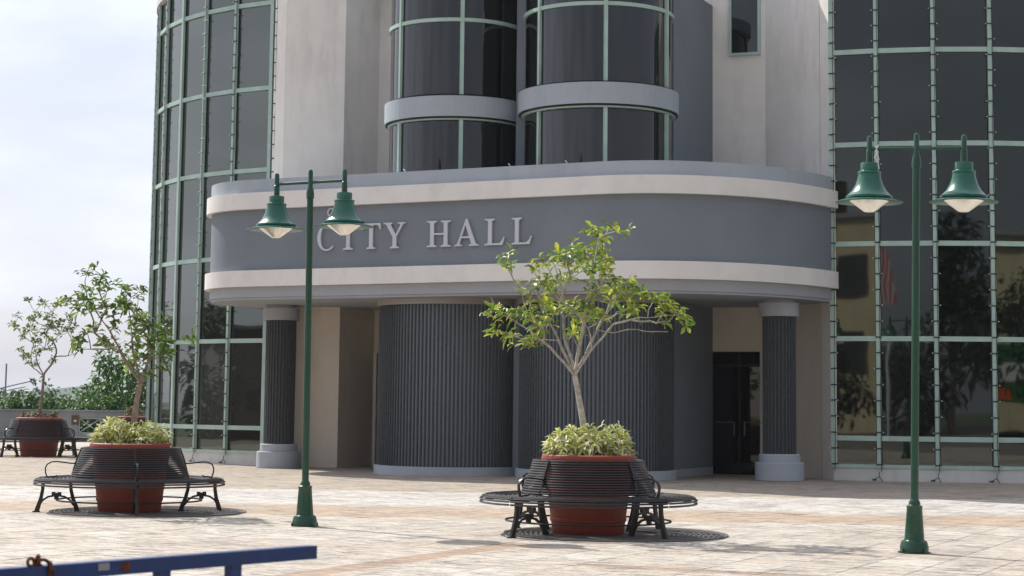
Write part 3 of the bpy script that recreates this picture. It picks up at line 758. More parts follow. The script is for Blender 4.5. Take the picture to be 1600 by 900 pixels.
# ------------------------------------------------------------------ planters, benches, grates
def planter(x, y, label, sc=1):
    T = thing('planter', label, 'planter', (x, y, 0), 0, 'round terracotta tree planters')
    T.scale = (sc, sc, sc * 1.035)
    link('pot', MB().lathe([(0, .0), (.41, 0), (.425, .02), (.44, .14), (.452, .15), (.455, .18), (.448, .19), (.53, .80), (.548, .802), (.562, .82), (.565, .86), (.555, .895), (.535, .905), (.505, .90), (.49, .86), (.48, .80)], (0, 0), 56), M['terracotta'], T, True)
    link('soil', MB().lathe([(.485, .845), (.3, .865), (0, .87)], (0, 0), 24), M['soil'], T)
    return T
planter(.945, 22.3, 'terracotta pot with pale rim holding the tree before the ribbed bays')
planter(-5.215, 25.8, 'terracotta pot holding the tall tree before the left glass tower')
planter(-12.83, 51.0, 'terracotta pot near the left edge in front of the grey parapet', 1.12)
planter(-13.95, 69.2, 'terracotta pot half hidden beside the left glass tower', 1.03)

RINGS = [(.79, .462), (.845, .452), (.90, .446), (.955, .443), (1.01, .443), (1.065, .446), (1.12, .452), (1.175, .455), (1.225, .452), (1.262, .438), (1.285, .412), (1.285, .376)]
BACK = [(.792, .492), (.782, .520), (.770, .549), (.757, .578), (.745, .607), (.733, .636), (.721, .665), (.710, .694), (.699, .723), (.689, .752), (.680, .781), (.672, .810), (.664, .839), (.655, .866)]
def ring_arc_mesh(r_, z, rad, a0, a1, n=22):
    return MB().tube([(r_ * math.cos(a0 + (a1 - a0) * k / n), r_ * math.sin(a0 + (a1 - a0) * k / n), z) for k in range(n + 1)], rad, 6)
GAPA = .012
slat_me = []
for r_, z in RINGS + BACK:
    me = ring_arc_mesh(r_, z, .0130, GAPA, PI / 2 - GAPA).mesh('slat', True); me.materials.append(M['iron']); slat_me.append(me)
def bar(mb, pts, w, t):
    """flat bar following (r, z) points, w tangential, t thick"""
    n = len(pts); i = len(mb.v)
    tt = t if isinstance(t, (list, tuple)) else [t] * n
    for k in range(n):
        a = Vector(pts[max(k - 1, 0)]); b_ = Vector(pts[min(k + 1, n - 1)]); d = (b_ - a).normalized(); nn = Vector((-d.y, d.x)) * tt[k] / 2
        p = Vector(pts[k])
        for q, yy in ((p + nn, -w / 2), (p + nn, w / 2), (p - nn, w / 2), (p - nn, -w / 2)): mb.v.append((q.x, yy, q.y))
    for k in range(n - 1):
        for q in range(4):
            q2 = (q + 1) % 4; mb.f.append((i + k * 4 + q, i + k * 4 + q2, i + (k + 1) * 4 + q2, i + (k + 1) * 4 + q)); mb.c.append(None)
    mb.f.append((i + 3, i + 2, i + 1, i)); mb.f.append((i + (n - 1) * 4, i + (n - 1) * 4 + 1, i + (n - 1) * 4 + 2, i + (n - 1) * 4 + 3)); mb.c += [None] * 2
legs = MB()
bar(legs, [(1.275, .44), (1.24, .425), (1.205, .41), (1.10, .415), (.95, .425), (.80, .44)], .035, .035)
bar(legs, [(1.16, .42), (1.165, .30), (1.185, .18), (1.215, .08), (1.235, .012)], .035, [.05, .045, .05, .06, .065])
bar(legs, [(1.19, .008), (1.29, .008)], .05, .016)
bar(legs, [(.80, .42), (.79, .30), (.76, .18), (.72, .08), (.70, .012)], .035, [.05, .045, .05, .06, .065])
bar(legs, [(.66, .008), (.76, .008)], .05, .016)
bar(legs, [(1.205, .09), (1.16, .16), (1.09, .205), (.98, .225), (.87, .205), (.80, .16), (.75, .09)], .03, .026)
legs.box((.98, 0, .235), (.13, .035, .045)); legs.box((1.02, 0, .255), (.05, .04, .03)); legs.box((.94, 0, .252), (.05, .04, .03)); legs.box((.98, 0, .195), (.06, .03, .05))
leg_me = legs.mesh('leg_frame', True); leg_me.materials.append(M['iron'])
arm = MB()
bar(arm, [(.785, .46), (.765, .58), (.725, .72), (.665, .872)], .03, .02)
bar(arm, [(.735, .66), (.79, .655), (.88, .668), (.99, .680), (1.06, .675), (1.115, .645), (1.14, .595), (1.135, .53), (1.11, .46)], .03, .018)
bar(arm, [(1.11, .46), (1.07, .478), (1.02, .475), (.98, .49)], .03, .02)
arm_me = arm.mesh('armrest', True); arm_me.materials.append(M['iron'])
st_me = MB(); st_me.tube([(.98 * math.cos(2 * PI * k / 64), .98 * math.sin(2 * PI * k / 64), .16) for k in range(65)], .012, 6, cap=False)
st_me = st_me.mesh('stretcher', True); st_me.materials.append(M['iron'])
def bench(x, y, rot, label, sc=1):
    T = thing('circular_bench', label, 'bench', (x, y, 0), rot, 'dark metal circular benches round the planters'); T.scale = (sc, sc, sc)
    for q in range(4):
        for me in slat_me:
            o = link('slat', me, None, T); o.rotation_euler = (0, 0, q * PI / 2)
        for e in (1,):
            a = q * PI / 2
            o = link('leg_frame', leg_me, None, T); o.rotation_euler = (0, 0, a)
            o = link('armrest', arm_me, None, T); o.rotation_euler = (0, 0, a)
    link('stretcher', st_me, None, T)
    return T
bench(.945, 22.3, R(43), 'dark metal circular bench round the pot in the centre of the plaza')
bench(-5.215, 25.8, R(16), 'dark metal circular bench round the pot before the left glass tower')
bench(-12.83, 51.0, R(60), 'dark metal circular bench near the left edge before the parapet', 1.12)
bench(-13.95, 69.2, R(20), 'dark metal circular bench half hidden beside the left glass tower', 1.03)

def grate(x, y, label):
    T = thing('tree_grate', label, 'grate', (x, y, 0), 0, 'round cast iron tree grates')
    pit = MB().lathe([(0, .003), (1.32, .003)], (0, 0), 64); link('grate_pit', pit, M['grit'], T)
    b_ = MB(); r_ = .50
    while r_ < 1.30:
        b_.lathe([(r_, .004), (r_, .014), (r_ + .034, .014), (r_ + .034, .004)], (0, 0), 72); r_ += .062
    b_.lathe([(1.29, .004), (1.29, .016), (1.33, .016), (1.33, .004)], (0, 0), 72)
    for k in range(16):
        a = 2 * PI * k / 16; b_.box((.90 * math.cos(a), .90 * math.sin(a), .008), (.82, .02, .010), a)
    link('grate_bars', b_, M['grate'], T); return T
grate(1.27, 22.3, 'round iron grate in the paving beneath the central bench')
grate(-4.95, 25.8, 'round iron grate in the paving beneath the left bench')

# ------------------------------------------------------------------ foliage
def leaf(mb, p, d, up, L, W, col, fold=.25, droop=.25, col2=None):
    d = d.normalized(); s_ = d.cross(up)
    s_ = s_.normalized() if s_.length > 1e-4 else d.orthogonal().normalized()
    n_ = s_.cross(d)
    i = len(mb.v)
    m1 = p + d * L * .5 ; t = p + d * L * .97 - Vector((0, 0, 1)) * L * droop
    m1 = p + d * L * .62 - Vector((0, 0, 1)) * L * droop * .3
    mb.v += [tuple(p), tuple(m1 + s_ * W / 2 + n_ * W * fold), tuple(m1), tuple(m1 - s_ * W / 2 + n_ * W * fold), tuple(t + s_ * W * .16), tuple(t - s_ * W * .16)]
    mb.f += [(i, i + 1, i + 2), (i + 1, i + 4, i + 5, i + 2), (i, i + 2, i + 3), (i + 2, i + 5, i + 3)]; mb.c += [col] * 4
def rvec(rnd):
    while True:
        v = Vector((rnd.uniform(-1, 1), rnd.uniform(-1, 1), rnd.uniform(-1, 1)))
        if .05 < v.length < 1: return v.normalized()
def whorl(mb, rnd, p, axis, n, L, W, cols):
    axis = axis.normalized()
    for k in range(n):
        a = axis.orthogonal(); a.rotate(__import__('mathutils').Quaternion(axis, 2 * PI * k / n + rnd.uniform(-.4, .4)))
        d = a * rnd.uniform(.6, 1.1) + axis * rnd.uniform(-.1, .9)
        c = rnd.choice(cols); f = rnd.uniform(.75, 1.2); c = tuple(q * f for q in c)
        leaf(mb, p + axis * rnd.uniform(-.05, .02), d, axis, L * rnd.uniform(.7, 1.15), W * rnd.uniform(.8, 1.2), c, .25, rnd.uniform(.0, .45))

def planter_tree(name, base, trunk, tips, label, seed, depth=.55, scale=1.0, leafL=.13, leafW=.045, cols=None, n_leaf=9, bark='bark', r0=.055, limbs=(), jitter_n=1, bare=()):
    rnd = random.Random(seed); T = thing(name, label, 'tree', base, 0, 'trees growing in the plaza planters')
    nodes = []          # (pos, radius, dist)
    tb = MB()
    pts = [Vector(p) for p in trunk]; n = len(pts)
    rad = [r0 * (1 - .35 * k / (n - 1)) for k in range(n)]
    # smooth the trunk
    sm = []; sr = []
    for k in range(n - 1):
        a = pts[max(k - 1, 0)]; b_ = pts[k]; c = pts[k + 1]; d = pts[min(k + 2, n - 1)]
        for q in range(4):
            t = q / 4; sm.append(.5 * ((2 * b_) + (-a + c) * t + (2 * a - 5 * b_ + 4 * c - d) * t * t + (-a + 3 * b_ - 3 * c + d) * t ** 3)); sr.append(rad[k] + (rad[k + 1] - rad[k]) * t)
    sm.append(pts[-1]); sr.append(rad[-1])
    tb.tube(sm, sr, 9)
    fork = pts[-1]; crown_c = sum((Vector((x, 0, z)) for x, z in tips), Vector()) / len(tips)
    T3 = []
    for x, z in tips:
        rr = min(1, (Vector((x, 0, z)) - crown_c).length / (1.1 * scale)); dd = math.sqrt(max(.05, 1 - rr * rr)) * depth
        T3.append(Vector((x, rnd.uniform(-dd, dd), z)))
    T3 += [Vector((x, rnd.uniform(-.3, .3), z)) for x, z in bare]
    order = sorted(range(len(T3)), key=lambda i: (T3[i] - fork).length)
    segs = []           # each: [p0, p1, parent]
    N = [(fork, -1)]
    for lm in limbs:
        last = 0; pv_ = fork; yd = rnd.uniform(-1, 1) * depth * .7
        for q, (lx, lz) in enumerate(lm):
            tgt = Vector((lx, yd * (q + 1) / len(lm), lz)); st_ = max(1, int((tgt - pv_).length / .1))
            for t in range(1, st_ + 1): N.append((pv_ + (tgt - pv_) * (t / st_) + rvec(rnd) * .008, last)); last = len(N) - 1
            pv_ = tgt
    for i in order:
        tip = T3[i]; best = None; bd = 1e9
        for j, (p, par) in enumerate(N):
            v = tip - p; L = v.length
            if L < .04: continue
            dirn = (p - fork); cost = L + .35 * max(0, (p - fork).length) * (1 if dirn.length > 0 else 0)
            if dirn.length > .05:
                ang = v.normalized().dot(dirn.normalized()); cost += L * max(0, .5 - ang) * .9
            if p.z > tip.z + .05: cost += .25
            if cost < bd: bd = cost; best = j
        p = N[best][0]; v = tip - p; L = v.length; k = max(2, int(L / .10)); last = best
        out = Vector((rnd.uniform(-1, 1), rnd.uniform(-1, 1), rnd.uniform(-.9, .1))) * L * .13
        for q in range(1, k + 1):
            t = q / k; pos = p + v * t + out * math.sin(PI * t) + rvec(rnd) * (.012 if q < k else 0)
            N.append((pos, last)); last = len(N) - 1
        tip_idx = last
        T3[i] = (T3[i], tip_idx)
    w = [.35] * len(N)
    for e in T3:
        j = e[1]
        while j != -1: w[j] += 1; j = N[j][1]
    kids = {}
    for j, (p, par) in enumerate(N):
        if par >= 0: kids.setdefault(par, []).append(j)
    rb = lambda k: min(r0 * .62, .0037 * scale * (k ** .54) * (r0 / .05)) + .0015
    def run(j):
        stack = [(0, None)]
        for c in kids.get(0, []): chain(0, c)
    def chain(a, b_):
        todo = [(a, b_)]
        while todo:
            a, b_ = todo.pop(); pts_ = [N[a][0], N[b_][0]]; rr = [rb(w[b_]), rb(w[b_])]; cur = b_
            while True:
                ks = kids.get(cur, [])
                if not ks: rr[-1] *= .6; break
                ks = sorted(ks, key=lambda q: -w[q])
                for o_ in ks[1:]: todo.append((cur, o_))
                cur = ks[0]; pts_.append(N[cur][0]); rr.append(rb(w[cur]))
            tb.tube(pts_, rr, 5)
    run(0)
    link('trunk', tb, M[bark], T, True)
    lb = MB()
    for idx, e in enumerate(T3):
        if idx >= len(tips): continue
        tip, ti = e; par = N[ti][1]; ax = (tip - N[par][0]).normalized() * .6 + Vector((0, 0, .5)) + rvec(rnd) * .3
        whorl(lb, rnd, tip, ax, n_leaf, leafL, leafW, cols)
        for q in range(jitter_n):
            o_ = rvec(rnd) * rnd.uniform(.07, .13) * scale
            whorl(lb, rnd, tip + o_, ax + rvec(rnd) * .6, max(3, n_leaf - 4), leafL * .9, leafW, cols)
            lb2 = tb
    link('crown', lb, M['leaf'], T); tag(T.children[-1], kind='stuff')
    return T
T1 = [(-0.99, 3.31), (-0.95, 3.21), (-1.0, 3.17), (-1.16, 2.65), (-1.13, 2.68), (-1.07, 2.59), (-1.0, 2.59), (-0.92, 2.61), (-1.15, 2.39), (-0.99, 2.37), (-0.92, 2.35), (-0.78, 2.28), (-0.7, 2.32), (-0.61, 2.3), (-0.61, 3.28), (-0.66, 3.15), (-0.38, 3.36), (-0.42, 3.23), (-0.3, 3.32), (-0.19, 3.42), (-0.15, 3.28), (-0.13, 3.17), (0.0, 3.61), (0.1, 3.65), (0.27, 3.66), (0.33, 3.59), (0.2, 3.57), (0.1, 3.54), (0.04, 3.42), (0.14, 3.4), (-0.05, 3.3), (0.04, 3.26), (0.16, 3.26), (0.22, 3.25), (-0.23, 3.11), (-0.3, 3.09), (-0.38, 3.05), (-0.61, 2.99), (-0.52, 3.01), (-0.65, 2.92), (-0.82, 2.88), (-0.5, 2.92), (-0.42, 2.97), (0.04, 3.17), (0.12, 3.15), (0.2, 3.09), (0.28, 3.05), (0.12, 2.95), (0.01, 2.9), (0.32, 2.97), (0.41, 2.99), (0.49, 3.01), (0.55, 2.92), (0.65, 2.9), (0.43, 2.9), (0.34, 2.86), (0.28, 2.78), (0.47, 2.7), (0.57, 2.74), (0.53, 2.63), (0.84, 2.84), (0.92, 2.78), (1.02, 2.7), (0.9, 2.66), (0.78, 2.8), (1.04, 2.66), (1.13, 2.63), (1.15, 2.59), (0.9, 2.53), (-0.18, 2.78), (-0.28, 2.7), (-0.22, 2.66), (-0.07, 2.74), (-0.14, 2.66), (-0.51, 2.74), (-0.61, 2.7), (-0.71, 2.65), (-0.43, 2.59), (-0.34, 2.74), (-0.55, 2.59), (-0.73, 2.61), (-0.18, 2.43), (-0.2, 2.37), (0.01, 2.57), (0.09, 2.59), (0.17, 2.57), (-0.65, 2.49), (-0.61, 2.43), (0.01, 2.66), (-0.11, 3.36), (-0.27, 3.21), (-0.03, 3.09)]
T2 = [(-0.64, 3.34), (-0.73, 3.28), (-0.54, 3.25), (-0.61, 3.2), (-0.75, 3.08), (-0.6, 3.05), (-0.49, 3.05), (-0.37, 3.11), (-0.29, 3.14), (-0.14, 3.08), (-0.05, 2.99), (0.13, 3.02), (-1.01, 2.87), (-0.89, 2.9), (-0.8, 2.82), (-0.71, 2.82), (-0.6, 2.87), (-0.56, 2.76), (-0.42, 2.9), (-0.31, 2.93), (-0.19, 2.87), (-0.07, 2.82), (-0.65, 2.55), (-0.58, 2.44), (-0.46, 2.35), (-0.71, 2.23), (-0.67, 2.32), (-0.48, 2.82), (-0.36, 2.7), (-0.24, 2.67), (-0.12, 2.64), (-0.0, 2.61), (-0.24, 2.52), (-0.12, 2.46), (0.0, 2.44), (0.11, 2.55), (0.18, 2.44), (-0.05, 2.23), (0.01, 2.14), (-0.19, 2.08), (-0.1, 2.0), (-0.24, 2.79), (0.05, 2.76), (0.14, 2.67), (0.36, 2.61), (0.46, 2.5), (0.41, 2.35), (0.37, 2.15), (0.25, 2.55), (0.17, 2.1), (0.06, 2.3), (0.74, 2.38), (0.32, 2.0), (0.22, 1.89), (0.24, 2.29), (0.29, 2.44), (.45, 2.2), (.5, 2.32), (.3, 2.2)]
T3L = [(-0.34, 4.27), (-0.16, 4.21), (0.11, 4.18), (0.26, 4.15), (0.5, 4.12), (-0.62, 3.79), (-0.44, 3.79), (-0.7, 3.55), (-0.49, 3.49), (-0.32, 3.73), (-0.09, 3.85), (0.1, 3.73), (0.33, 3.79), (0.57, 3.85), (0.81, 3.73), (0.94, 3.55), (0.76, 3.43), (0.52, 3.55), (0.22, 3.49), (-0.02, 3.55), (-0.19, 3.43), (-0.42, 3.26), (-0.53, 2.9), (-0.3, 3.14), (-0.06, 3.14), (0.24, 3.14), (0.11, 3.32), (-0.11, 2.9), (-0.34, 2.54), (-0.15, 2.48), (0.32, 2.6), (-0.23, 2.84), (0.07, 2.96), (0.41, 3.32), (0.57, 3.67), (0.88, 3.43), (-0.55, 2.75)]
Y1 = [(.44, .48, .06), (.54, .54, .07), (.28, .33, .05), (.20, .26, .04), (.22, .34, .04), (.12, .22, .03), (.30, .40, .05), (.17, .29, .04)]
Y2 = [(.11, .19, .03), (.16, .26, .05), (.25, .33, .07), (.06, .12, .02), (.10, .17, .03)]
planter_tree('planter_tree', (.945, 22.3, 0), [(.0, 0, .84), (-.04, .01, 1.15), (-.10, .03, 1.5), (-.17, .0, 1.87)], T1, 'small tree with yellow green leaves and pale wide branches before the ribbed bays', 3,
             cols=Y1, n_leaf=8, bare=[(round(math.sin(i * 2.4) * (.45 + .05 * i), 2), 2.35 + (i * 37 % 100) / 120) for i in range(16)], leafL=.15, leafW=.052, r0=.048,
             limbs=(((-.46, 2.2), (-.66, 2.37), (-.93, 2.53), (-1.1, 2.6)), ((-.42, 2.39), (-.57, 2.76), (-.84, 3.07)), ((-.17, 1.97), (-.29, 2.31), (-.33, 2.69), (-.26, 3.14)), ((-.13, 2.2), (-.06, 2.54), (.0, 2.99), (.1, 3.5)), ((-.05, 2.12), (.1, 2.42), (.27, 2.76), (.46, 2.99)), ((.02, 2.18), (.28, 2.48), (.58, 2.56), (.88, 2.58), (1.1, 2.61))))
planter_tree('planter_tree', (-5.215, 25.8, 0), [(.0, 0, .84), (.02, .01, 1.15), (.05, .02, 1.5), (.10, 0, 1.76)], T2, 'leggy green tree leaning left in the pot before the left glass tower', 5,
             cols=Y2, n_leaf=9, leafL=.14, leafW=.060, bark='dbark', r0=.052, jitter_n=1, limbs=(((-.12, 2.11), (-.31, 2.46), (-.48, 2.73), (-.6, 3.08)), ((.16, 1.98), (.24, 2.2), (.43, 2.46)), ((.0, 2.2), (-.03, 2.64), (-.1, 3.0))))
planter_tree('planter_tree', (-12.83, 51.0, 0), [(.0, 0, .9), (.0, .01, 1.3), (.04, .02, 1.7), (.06, 0, 2.2)], T3L, 'slender fan shaped tree in the far pot near the left edge', 8, 
             cols=Y2, n_leaf=8, leafL=.16, leafW=.07, bark='dbark', r0=.055, depth=.7, scale=1.2, jitter_n=2, bare=((1.0, 2.95), (1.25, 2.98), (.9, 2.8), (.8, 3.0)))

def shrub(name, x, y, z, blobs, label, cat, cols, L, W, seed, n=130, sc=1, group='leafy plants in the pots'):
    rnd = random.Random(seed); T = thing(name, label, cat, (x, y, z), 0, group)
    s_ = MB(); lb = MB()
    for bx, by, br, bh in blobs:
        for k in range(int(n * br * bh / .12)):
            a = rnd.uniform(0, 2 * PI); rr = br * math.sqrt(rnd.random()); t = rnd.random() ** .8
            h = bh * t * math.sqrt(max(.05, 1 - (rr / br) ** 2 * .75))
            p = Vector((bx + rr * math.cos(a), by + rr * math.sin(a), h))
            ax = Vector((rr * math.cos(a) * 1.2, rr * math.sin(a) * 1.2, .25 + .2 * rnd.random())) + rvec(rnd) * .15
            whorl(lb, rnd, p, ax, 7, L, W, cols)
            if k % 4 == 0: s_.tube([(p.x * .7, p.y * .7, -.02), (p.x * .9, p.y * .9, h * .5), tuple(p)], .004, 3)
    link('stems', s_, M['bark'], T); tag(T.children[-1], kind='stuff')
    link('leaves', lb, M['leaf2'], T); tag(T.children[-1], kind='stuff')
    return T
V = [(.68, .68, .32), (.80, .78, .52), (.60, .62, .16), (.36, .44, .10), (.84, .82, .62), (.66, .66, .16)]
shrub('variegated_shrub', .945, 22.3, .90, [(-.24, -.1, .27, .34), (.0, -.1, .28, .37), (.25, -.08, .26, .38), (-.38, -.08, .14, .26), (.38, 0, .12, .33)], 'cream and green variegated shrub filling the central pot', 'shrub', V, .115, .030, 1, n=95)
shrub('variegated_shrub', -5.215, 25.8, .90, [(-.22, -.1, .25, .38), (-.36, -.08, .16, .26), (-.08, -.1, .16, .33)], 'cream and green variegated shrub left of trunk in the left pot', 'shrub', V, .115, .030, 2, n=95)
shrub('variegated_shrub', -5.215, 25.8, .90, [(.20, -.1, .23, .33), (.36, -.05, .16, .30), (.1, -.15, .14, .26)], 'cream and green variegated shrub right of trunk in the left pot', 'shrub', V, .115, .030, 3, n=95)
D = [(.12, .16, .05), (.2, .22, .08), (.30, .10, .04), (.09, .12, .04)]
shrub('pot_plant', -12.83, 51.0, .985, [(-.25, 0, .28, .24), (.08, 0, .25, .26), (-.42, 0, .1, .28)], 'dull green and rusty plant at left of the far pot', 'plant', D, .10, .035, 4, n=60)
shrub('pot_plant', -12.83, 51.0, .985, [(.40, 0, .13, .28)], 'small tuft of plant at right of the far pot', 'plant', D, .10, .035, 6, n=80)
shrub('pot_plant', -13.95, 69.2, .92, [(0, 0, .3, .5)], 'plant in the half hidden pot beside the left glass tower', 'plant', D, .12, .04, 7, n=40)

# ------------------------------------------------------------------ blue barrier
BB = Vector((-.557, 5.348)); BA = Vector((-1.217, 4.511))
bd = (BB - BA).normalized(); rzb = math.atan2(bd.y, bd.x)
T = thing('crowd_barrier', 'scratched dark blue steel barrier in the lower left foreground', 'barrier', (BA.x, BA.y, 0), rzb)
def tube_box(name, c, size, parent=T, mat='bluep'): return link(name, MB().box(c, size), M[mat], parent)
Lb = (BB - BA).length
tube_box('top_rail', ((Lb - 1.3) / 2, 0, 1.0815), (Lb + 1.3, .038, .037))
tube_box('bottom_rail', ((Lb - 1.3) / 2 - .1, 0, .25), (Lb + 1.1, .038, .037))
for k in range(7):
    xx = Lb - .305 - k * .253
    tube_box('bar', (xx, 0, .6655), (.036, .03, .794))
for xx in (-1.2, .55): tube_box('foot', (xx, 0, .015), (.05, .6, .03)); tube_box('foot_post', (xx, .0, .131), (.036, .03, .2))
tag(tube_box('rust_patch', (.37, -.0193, 1.083), (.03, .0012, .022), T, 'rust'), 'rusty chipped patch')
tube_box('rust_patch', (.30, -.0193, 1.087), (.035, .0012, .018), T, 'parapet')
ch = thing('chain', 'short rusty chain looped over the blue barrier rail', 'chain', (BA.x + bd.x * .12, BA.y + bd.y * .12, 1.1), rzb)
def link_ring(cx, cy, cz, rx, rz_, ang, tiltx):
    mb = MB(); pts = []
    for k in range(17):
        a = 2 * PI * k / 16; p = Vector((rx * math.cos(a), 0, rz_ * math.sin(a))); p.rotate(Matrix.Rotation(ang, 3, 'Y')); p.rotate(Matrix.Rotation(tiltx, 3, 'Z')); pts.append(p + Vector((cx, cy, cz)))
    mb.tube(pts, .0045, 6, cap=False); return mb
for a in ((-.045, -.01, .012, .017, .012, .2, .3), (-.022, -.012, .016, .018, .011, .9, 1.2), (.0, -.016, .006, .018, .011, .4, -.2), (.016, -.022, -.008, .018, .011, 1.2, 1.3), (.022, -.024, -.03, .018, .011, 1.5, .2), (.022, -.024, -.055, .018, .011, 1.5, 1.4)):
    link('chain_link', link_ring(*[v * (.8 if q < 5 else 1) for q, v in enumerate(a)]), M['rust'], ch, True)

# ------------------------------------------------------------------ parapet at the far edge of the plaza
def parapet(x0, x1, y, opens, label):
    T = thing('parapet_wall', label, 'wall', (x0, y, 0)); w = x1 - x0
    link('base_course', MB().box((w / 2, 0, .14), (w, .30, .28)), M['parapet'], T)
    link('top_beam', MB().box((w / 2, 0, 1.01), (w, .30, .24)), M['parapet'], T)
    link('coping', MB().box((w / 2, -.01, 1.15), (w + .04, .40, .04)), M['parapet'], T)
    e = [0] + [v - x0 for o_ in opens for v in o_] + [w]
    for a, b_ in zip(e[0::2], e[1::2]):
        if b_ - a > .02: link('pier', MB().box(((a + b_) / 2, -.012, .585), (b_ - a, .32, .608)), M['parapet'], T)
    for a, b_ in opens:
        a -= x0; b_ -= x0; n = max(1, round((b_ - a) / .8)); r_ = MB(); ww = (b_ - a) / n
        r_.box(((a + b_) / 2, 0, .315), (b_ - a, .04, .04)); r_.box(((a + b_) / 2, 0, .86), (b_ - a, .04, .04))
        for k in range(n + 1): r_.box((a + k * ww, 0, .59), (.035, .036, .50))
        for k in range(n):
            xa, xb = a + k * ww + .02, a + (k + 1) * ww - .02
            r_.tube([(xa, .004, .34), (xb, .004, .84)], .016, 5); r_.tube([(xa, -.012, .84), (xb, -.012, .34)], .016, 5)
            r_.lathe([(0, 0), (0, 0)], (0, 0), 3) if False else None
            r_.box(((xa + xb) / 2, 0, .59), (.10, .045, .10), 0)
        link('railing', r_, M['wrail'], T)
    return T
T = parapet(-16.75, -9.0, 70.3, [(-16.2, -14.6), (-13.6, -12.0)], 'grey concrete parapet with crossed railing beside the left glass tower')
link('plaque', MB().box((.44, -.18, .80), (.28, .02, .36)), M['oppob'], T)
link('plaque_lamp', MB().lathe([(0, -.03), (.05, -.02), (.06, .03), (0, .05)], (.45, -.20), 12), M['white'], T).location = (0, 0, .76)
parapet(-40, -16.80, 71.4, [(-21.6, -19.0), (-25.6, -23.0), (-30, -27)], 'grey concrete parapet with crossed railing at the left edge')

# ------------------------------------------------------------------ trees beyond
def big_tree(x, y, z0, h, r_, label, seed, cols, n=1500, L=.34, group='trees beyond the parapet', cy=.62):
    rnd = random.Random(seed); T = thing('broadleaf_tree', label, 'tree', (x, y, z0), 0, group)
    tb = MB(); tb.tube([(0, 0, 0), (.1, .05, h * .3), (-.05, 0, h * .6)], [.22, .16, .09], 7)
    lb = MB(); clumps = []
    for k in range(26):
        d = rvec(rnd); q = rnd.uniform(.35, 1.0)
        clumps.append((Vector((d.x * r_ * q, d.y * r_ * q, h * cy + d.z * h * (1 - cy) * q)), r_ * rnd.uniform(.22, .42)))
    for c_, cr in clumps[:12]: tb.tube([(0, 0, h * .35), tuple(c_ * .6 + Vector((0, 0, h * .2))), tuple(c_)], [.09, .05, .02], 5)
    for k in range(n):
        c_, cr = rnd.choice(clumps); d = rvec(rnd); p = c_ + d * cr * rnd.random() ** .35
        f = rnd.uniform(.6, 1.35); col = tuple(q * f for q in rnd.choice(cols))
        leaf(lb, p, (d + rvec(rnd) * .9), Vector((0, 0, 1)) + rvec(rnd) * .5, L * rnd.uniform(.6, 1.3), L * .5, col, .2, .3)
    link('trunk', tb, M['dbark'], T, True); tag(link('crown', lb, M['leaf'], T), kind='stuff'); return T
GB = [(.045, .125, .018), (.08, .19, .025), (.03, .08, .015), (.11, .23, .03)]
GD = [(.05, .09, .03), (.08, .13, .03), (.035, .07, .025)]
for i, (x, y, h, r_, lab) in enumerate(((-20.7, 84, 7.9, 2.0, 'bright green bushy tree behind the parapet, just right of the fan shaped tree'), (-19.3, 88, 8.9, 2.4, 'bright green tree with a pointed top behind the parapet'),
        (-17.6, 84, 8.6, 2.5, 'bright green tree rising highest behind the parapet railing'), (-15.8, 88, 8.5, 2.5, 'bright green tree behind the trunk of the tall planter tree'), (-14.3, 84, 8.3, 2.3, 'bright green tree against the left glass tower'),
        (-13.0, 90, 8.0, 2.0, 'bright green tree mostly hidden by the left glass tower'),
        (-22.6, 92, 6.6, 2.0, 'low green tree behind the parapet near the fan shaped tree'), (-25.6, 94, 6.4, 2.2, 'low green tree behind the far left pot'), (-28.6, 98, 6.5, 2.3, 'low green tree at the left edge behind the parapet'), (-31.8, 98, 6.5, 2.3, 'low green tree partly cut by the left edge'))):
    big_tree(x, y, -5, h, r_, lab, 40 + i, GB if i < 6 else GB[:3] + GD, 3600, .30)
rnd = random.Random(5)
wd = MB()
for k in range(260):
    x = rnd.uniform(-170, 60); y = rnd.uniform(150, 420); r_ = rnd.uniform(3, 6); hh = rnd.uniform(5.2, 7.5) + (y - 150) * .006
    for q in range(70):
        d = rvec(rnd); p = Vector((x, y, -5 + hh * .6)) + Vector((d.x * r_, d.y * r_, abs(d.z) * hh * .42)); f = rnd.uniform(.6, 1.2)
        leaf(wd, p, rvec(rnd), Vector((0, 0, 1)), 1.1, .8, tuple(v * f for v in rnd.choice(GD + GB[:1])), .2, .2)
tag(link('distant_woods', wd, M['leaf']), 'belt of dull green woodland below the horizon at left', 'woodland', kind='stuff')
hl = MB(); nx = 160; xs_ = [-1900 + k * 3800 / nx for k in range(nx + 1)]
def hz(x, row):
    v = 7 * math.sin(x * .006 + row) + 5 * math.sin(x * .017 + 1.3 * row) + 2.5 * math.sin(x * .061) + 1.5 * math.sin(x * .19 + 2) + 1.2 * math.sin(x * .43)
    return v + 11 + (16 * math.exp(-((x + 468) / 34) ** 2))
for r_, (y, sc) in enumerate(((1400, 0), (1700, 1.0), (2100, 1.5), (2500, 0))):
    for x in xs_: hl.v.append((x, y, -5 + max(0, hz(x, r_)) * sc * .62))
for r_ in range(3):
    for k in range(nx):
        a = r_ * (nx + 1) + k; hl.f.append((a, a + 1, a + nx + 2, a + nx + 1)); hl.c.append(None)
tag(link('hills', hl, M['hill'], None, True), kind='structure')
T = thing('antenna_mast', 'thin television antenna mast at the left edge against the sky', 'antenna', (-30.3, 112, -5))
link('mast', MB().tube([(0, 0, 0), (0, 0, 8.7)], .05, 6), M['parapet'], T)
am = MB(); am.tube([(-.6, 0, 7.15), (1.85, 0, 7.75)], .035, 5); am.tube([(-.6, 0, 6.95), (1.2, 0, 7.33)], .03, 5)
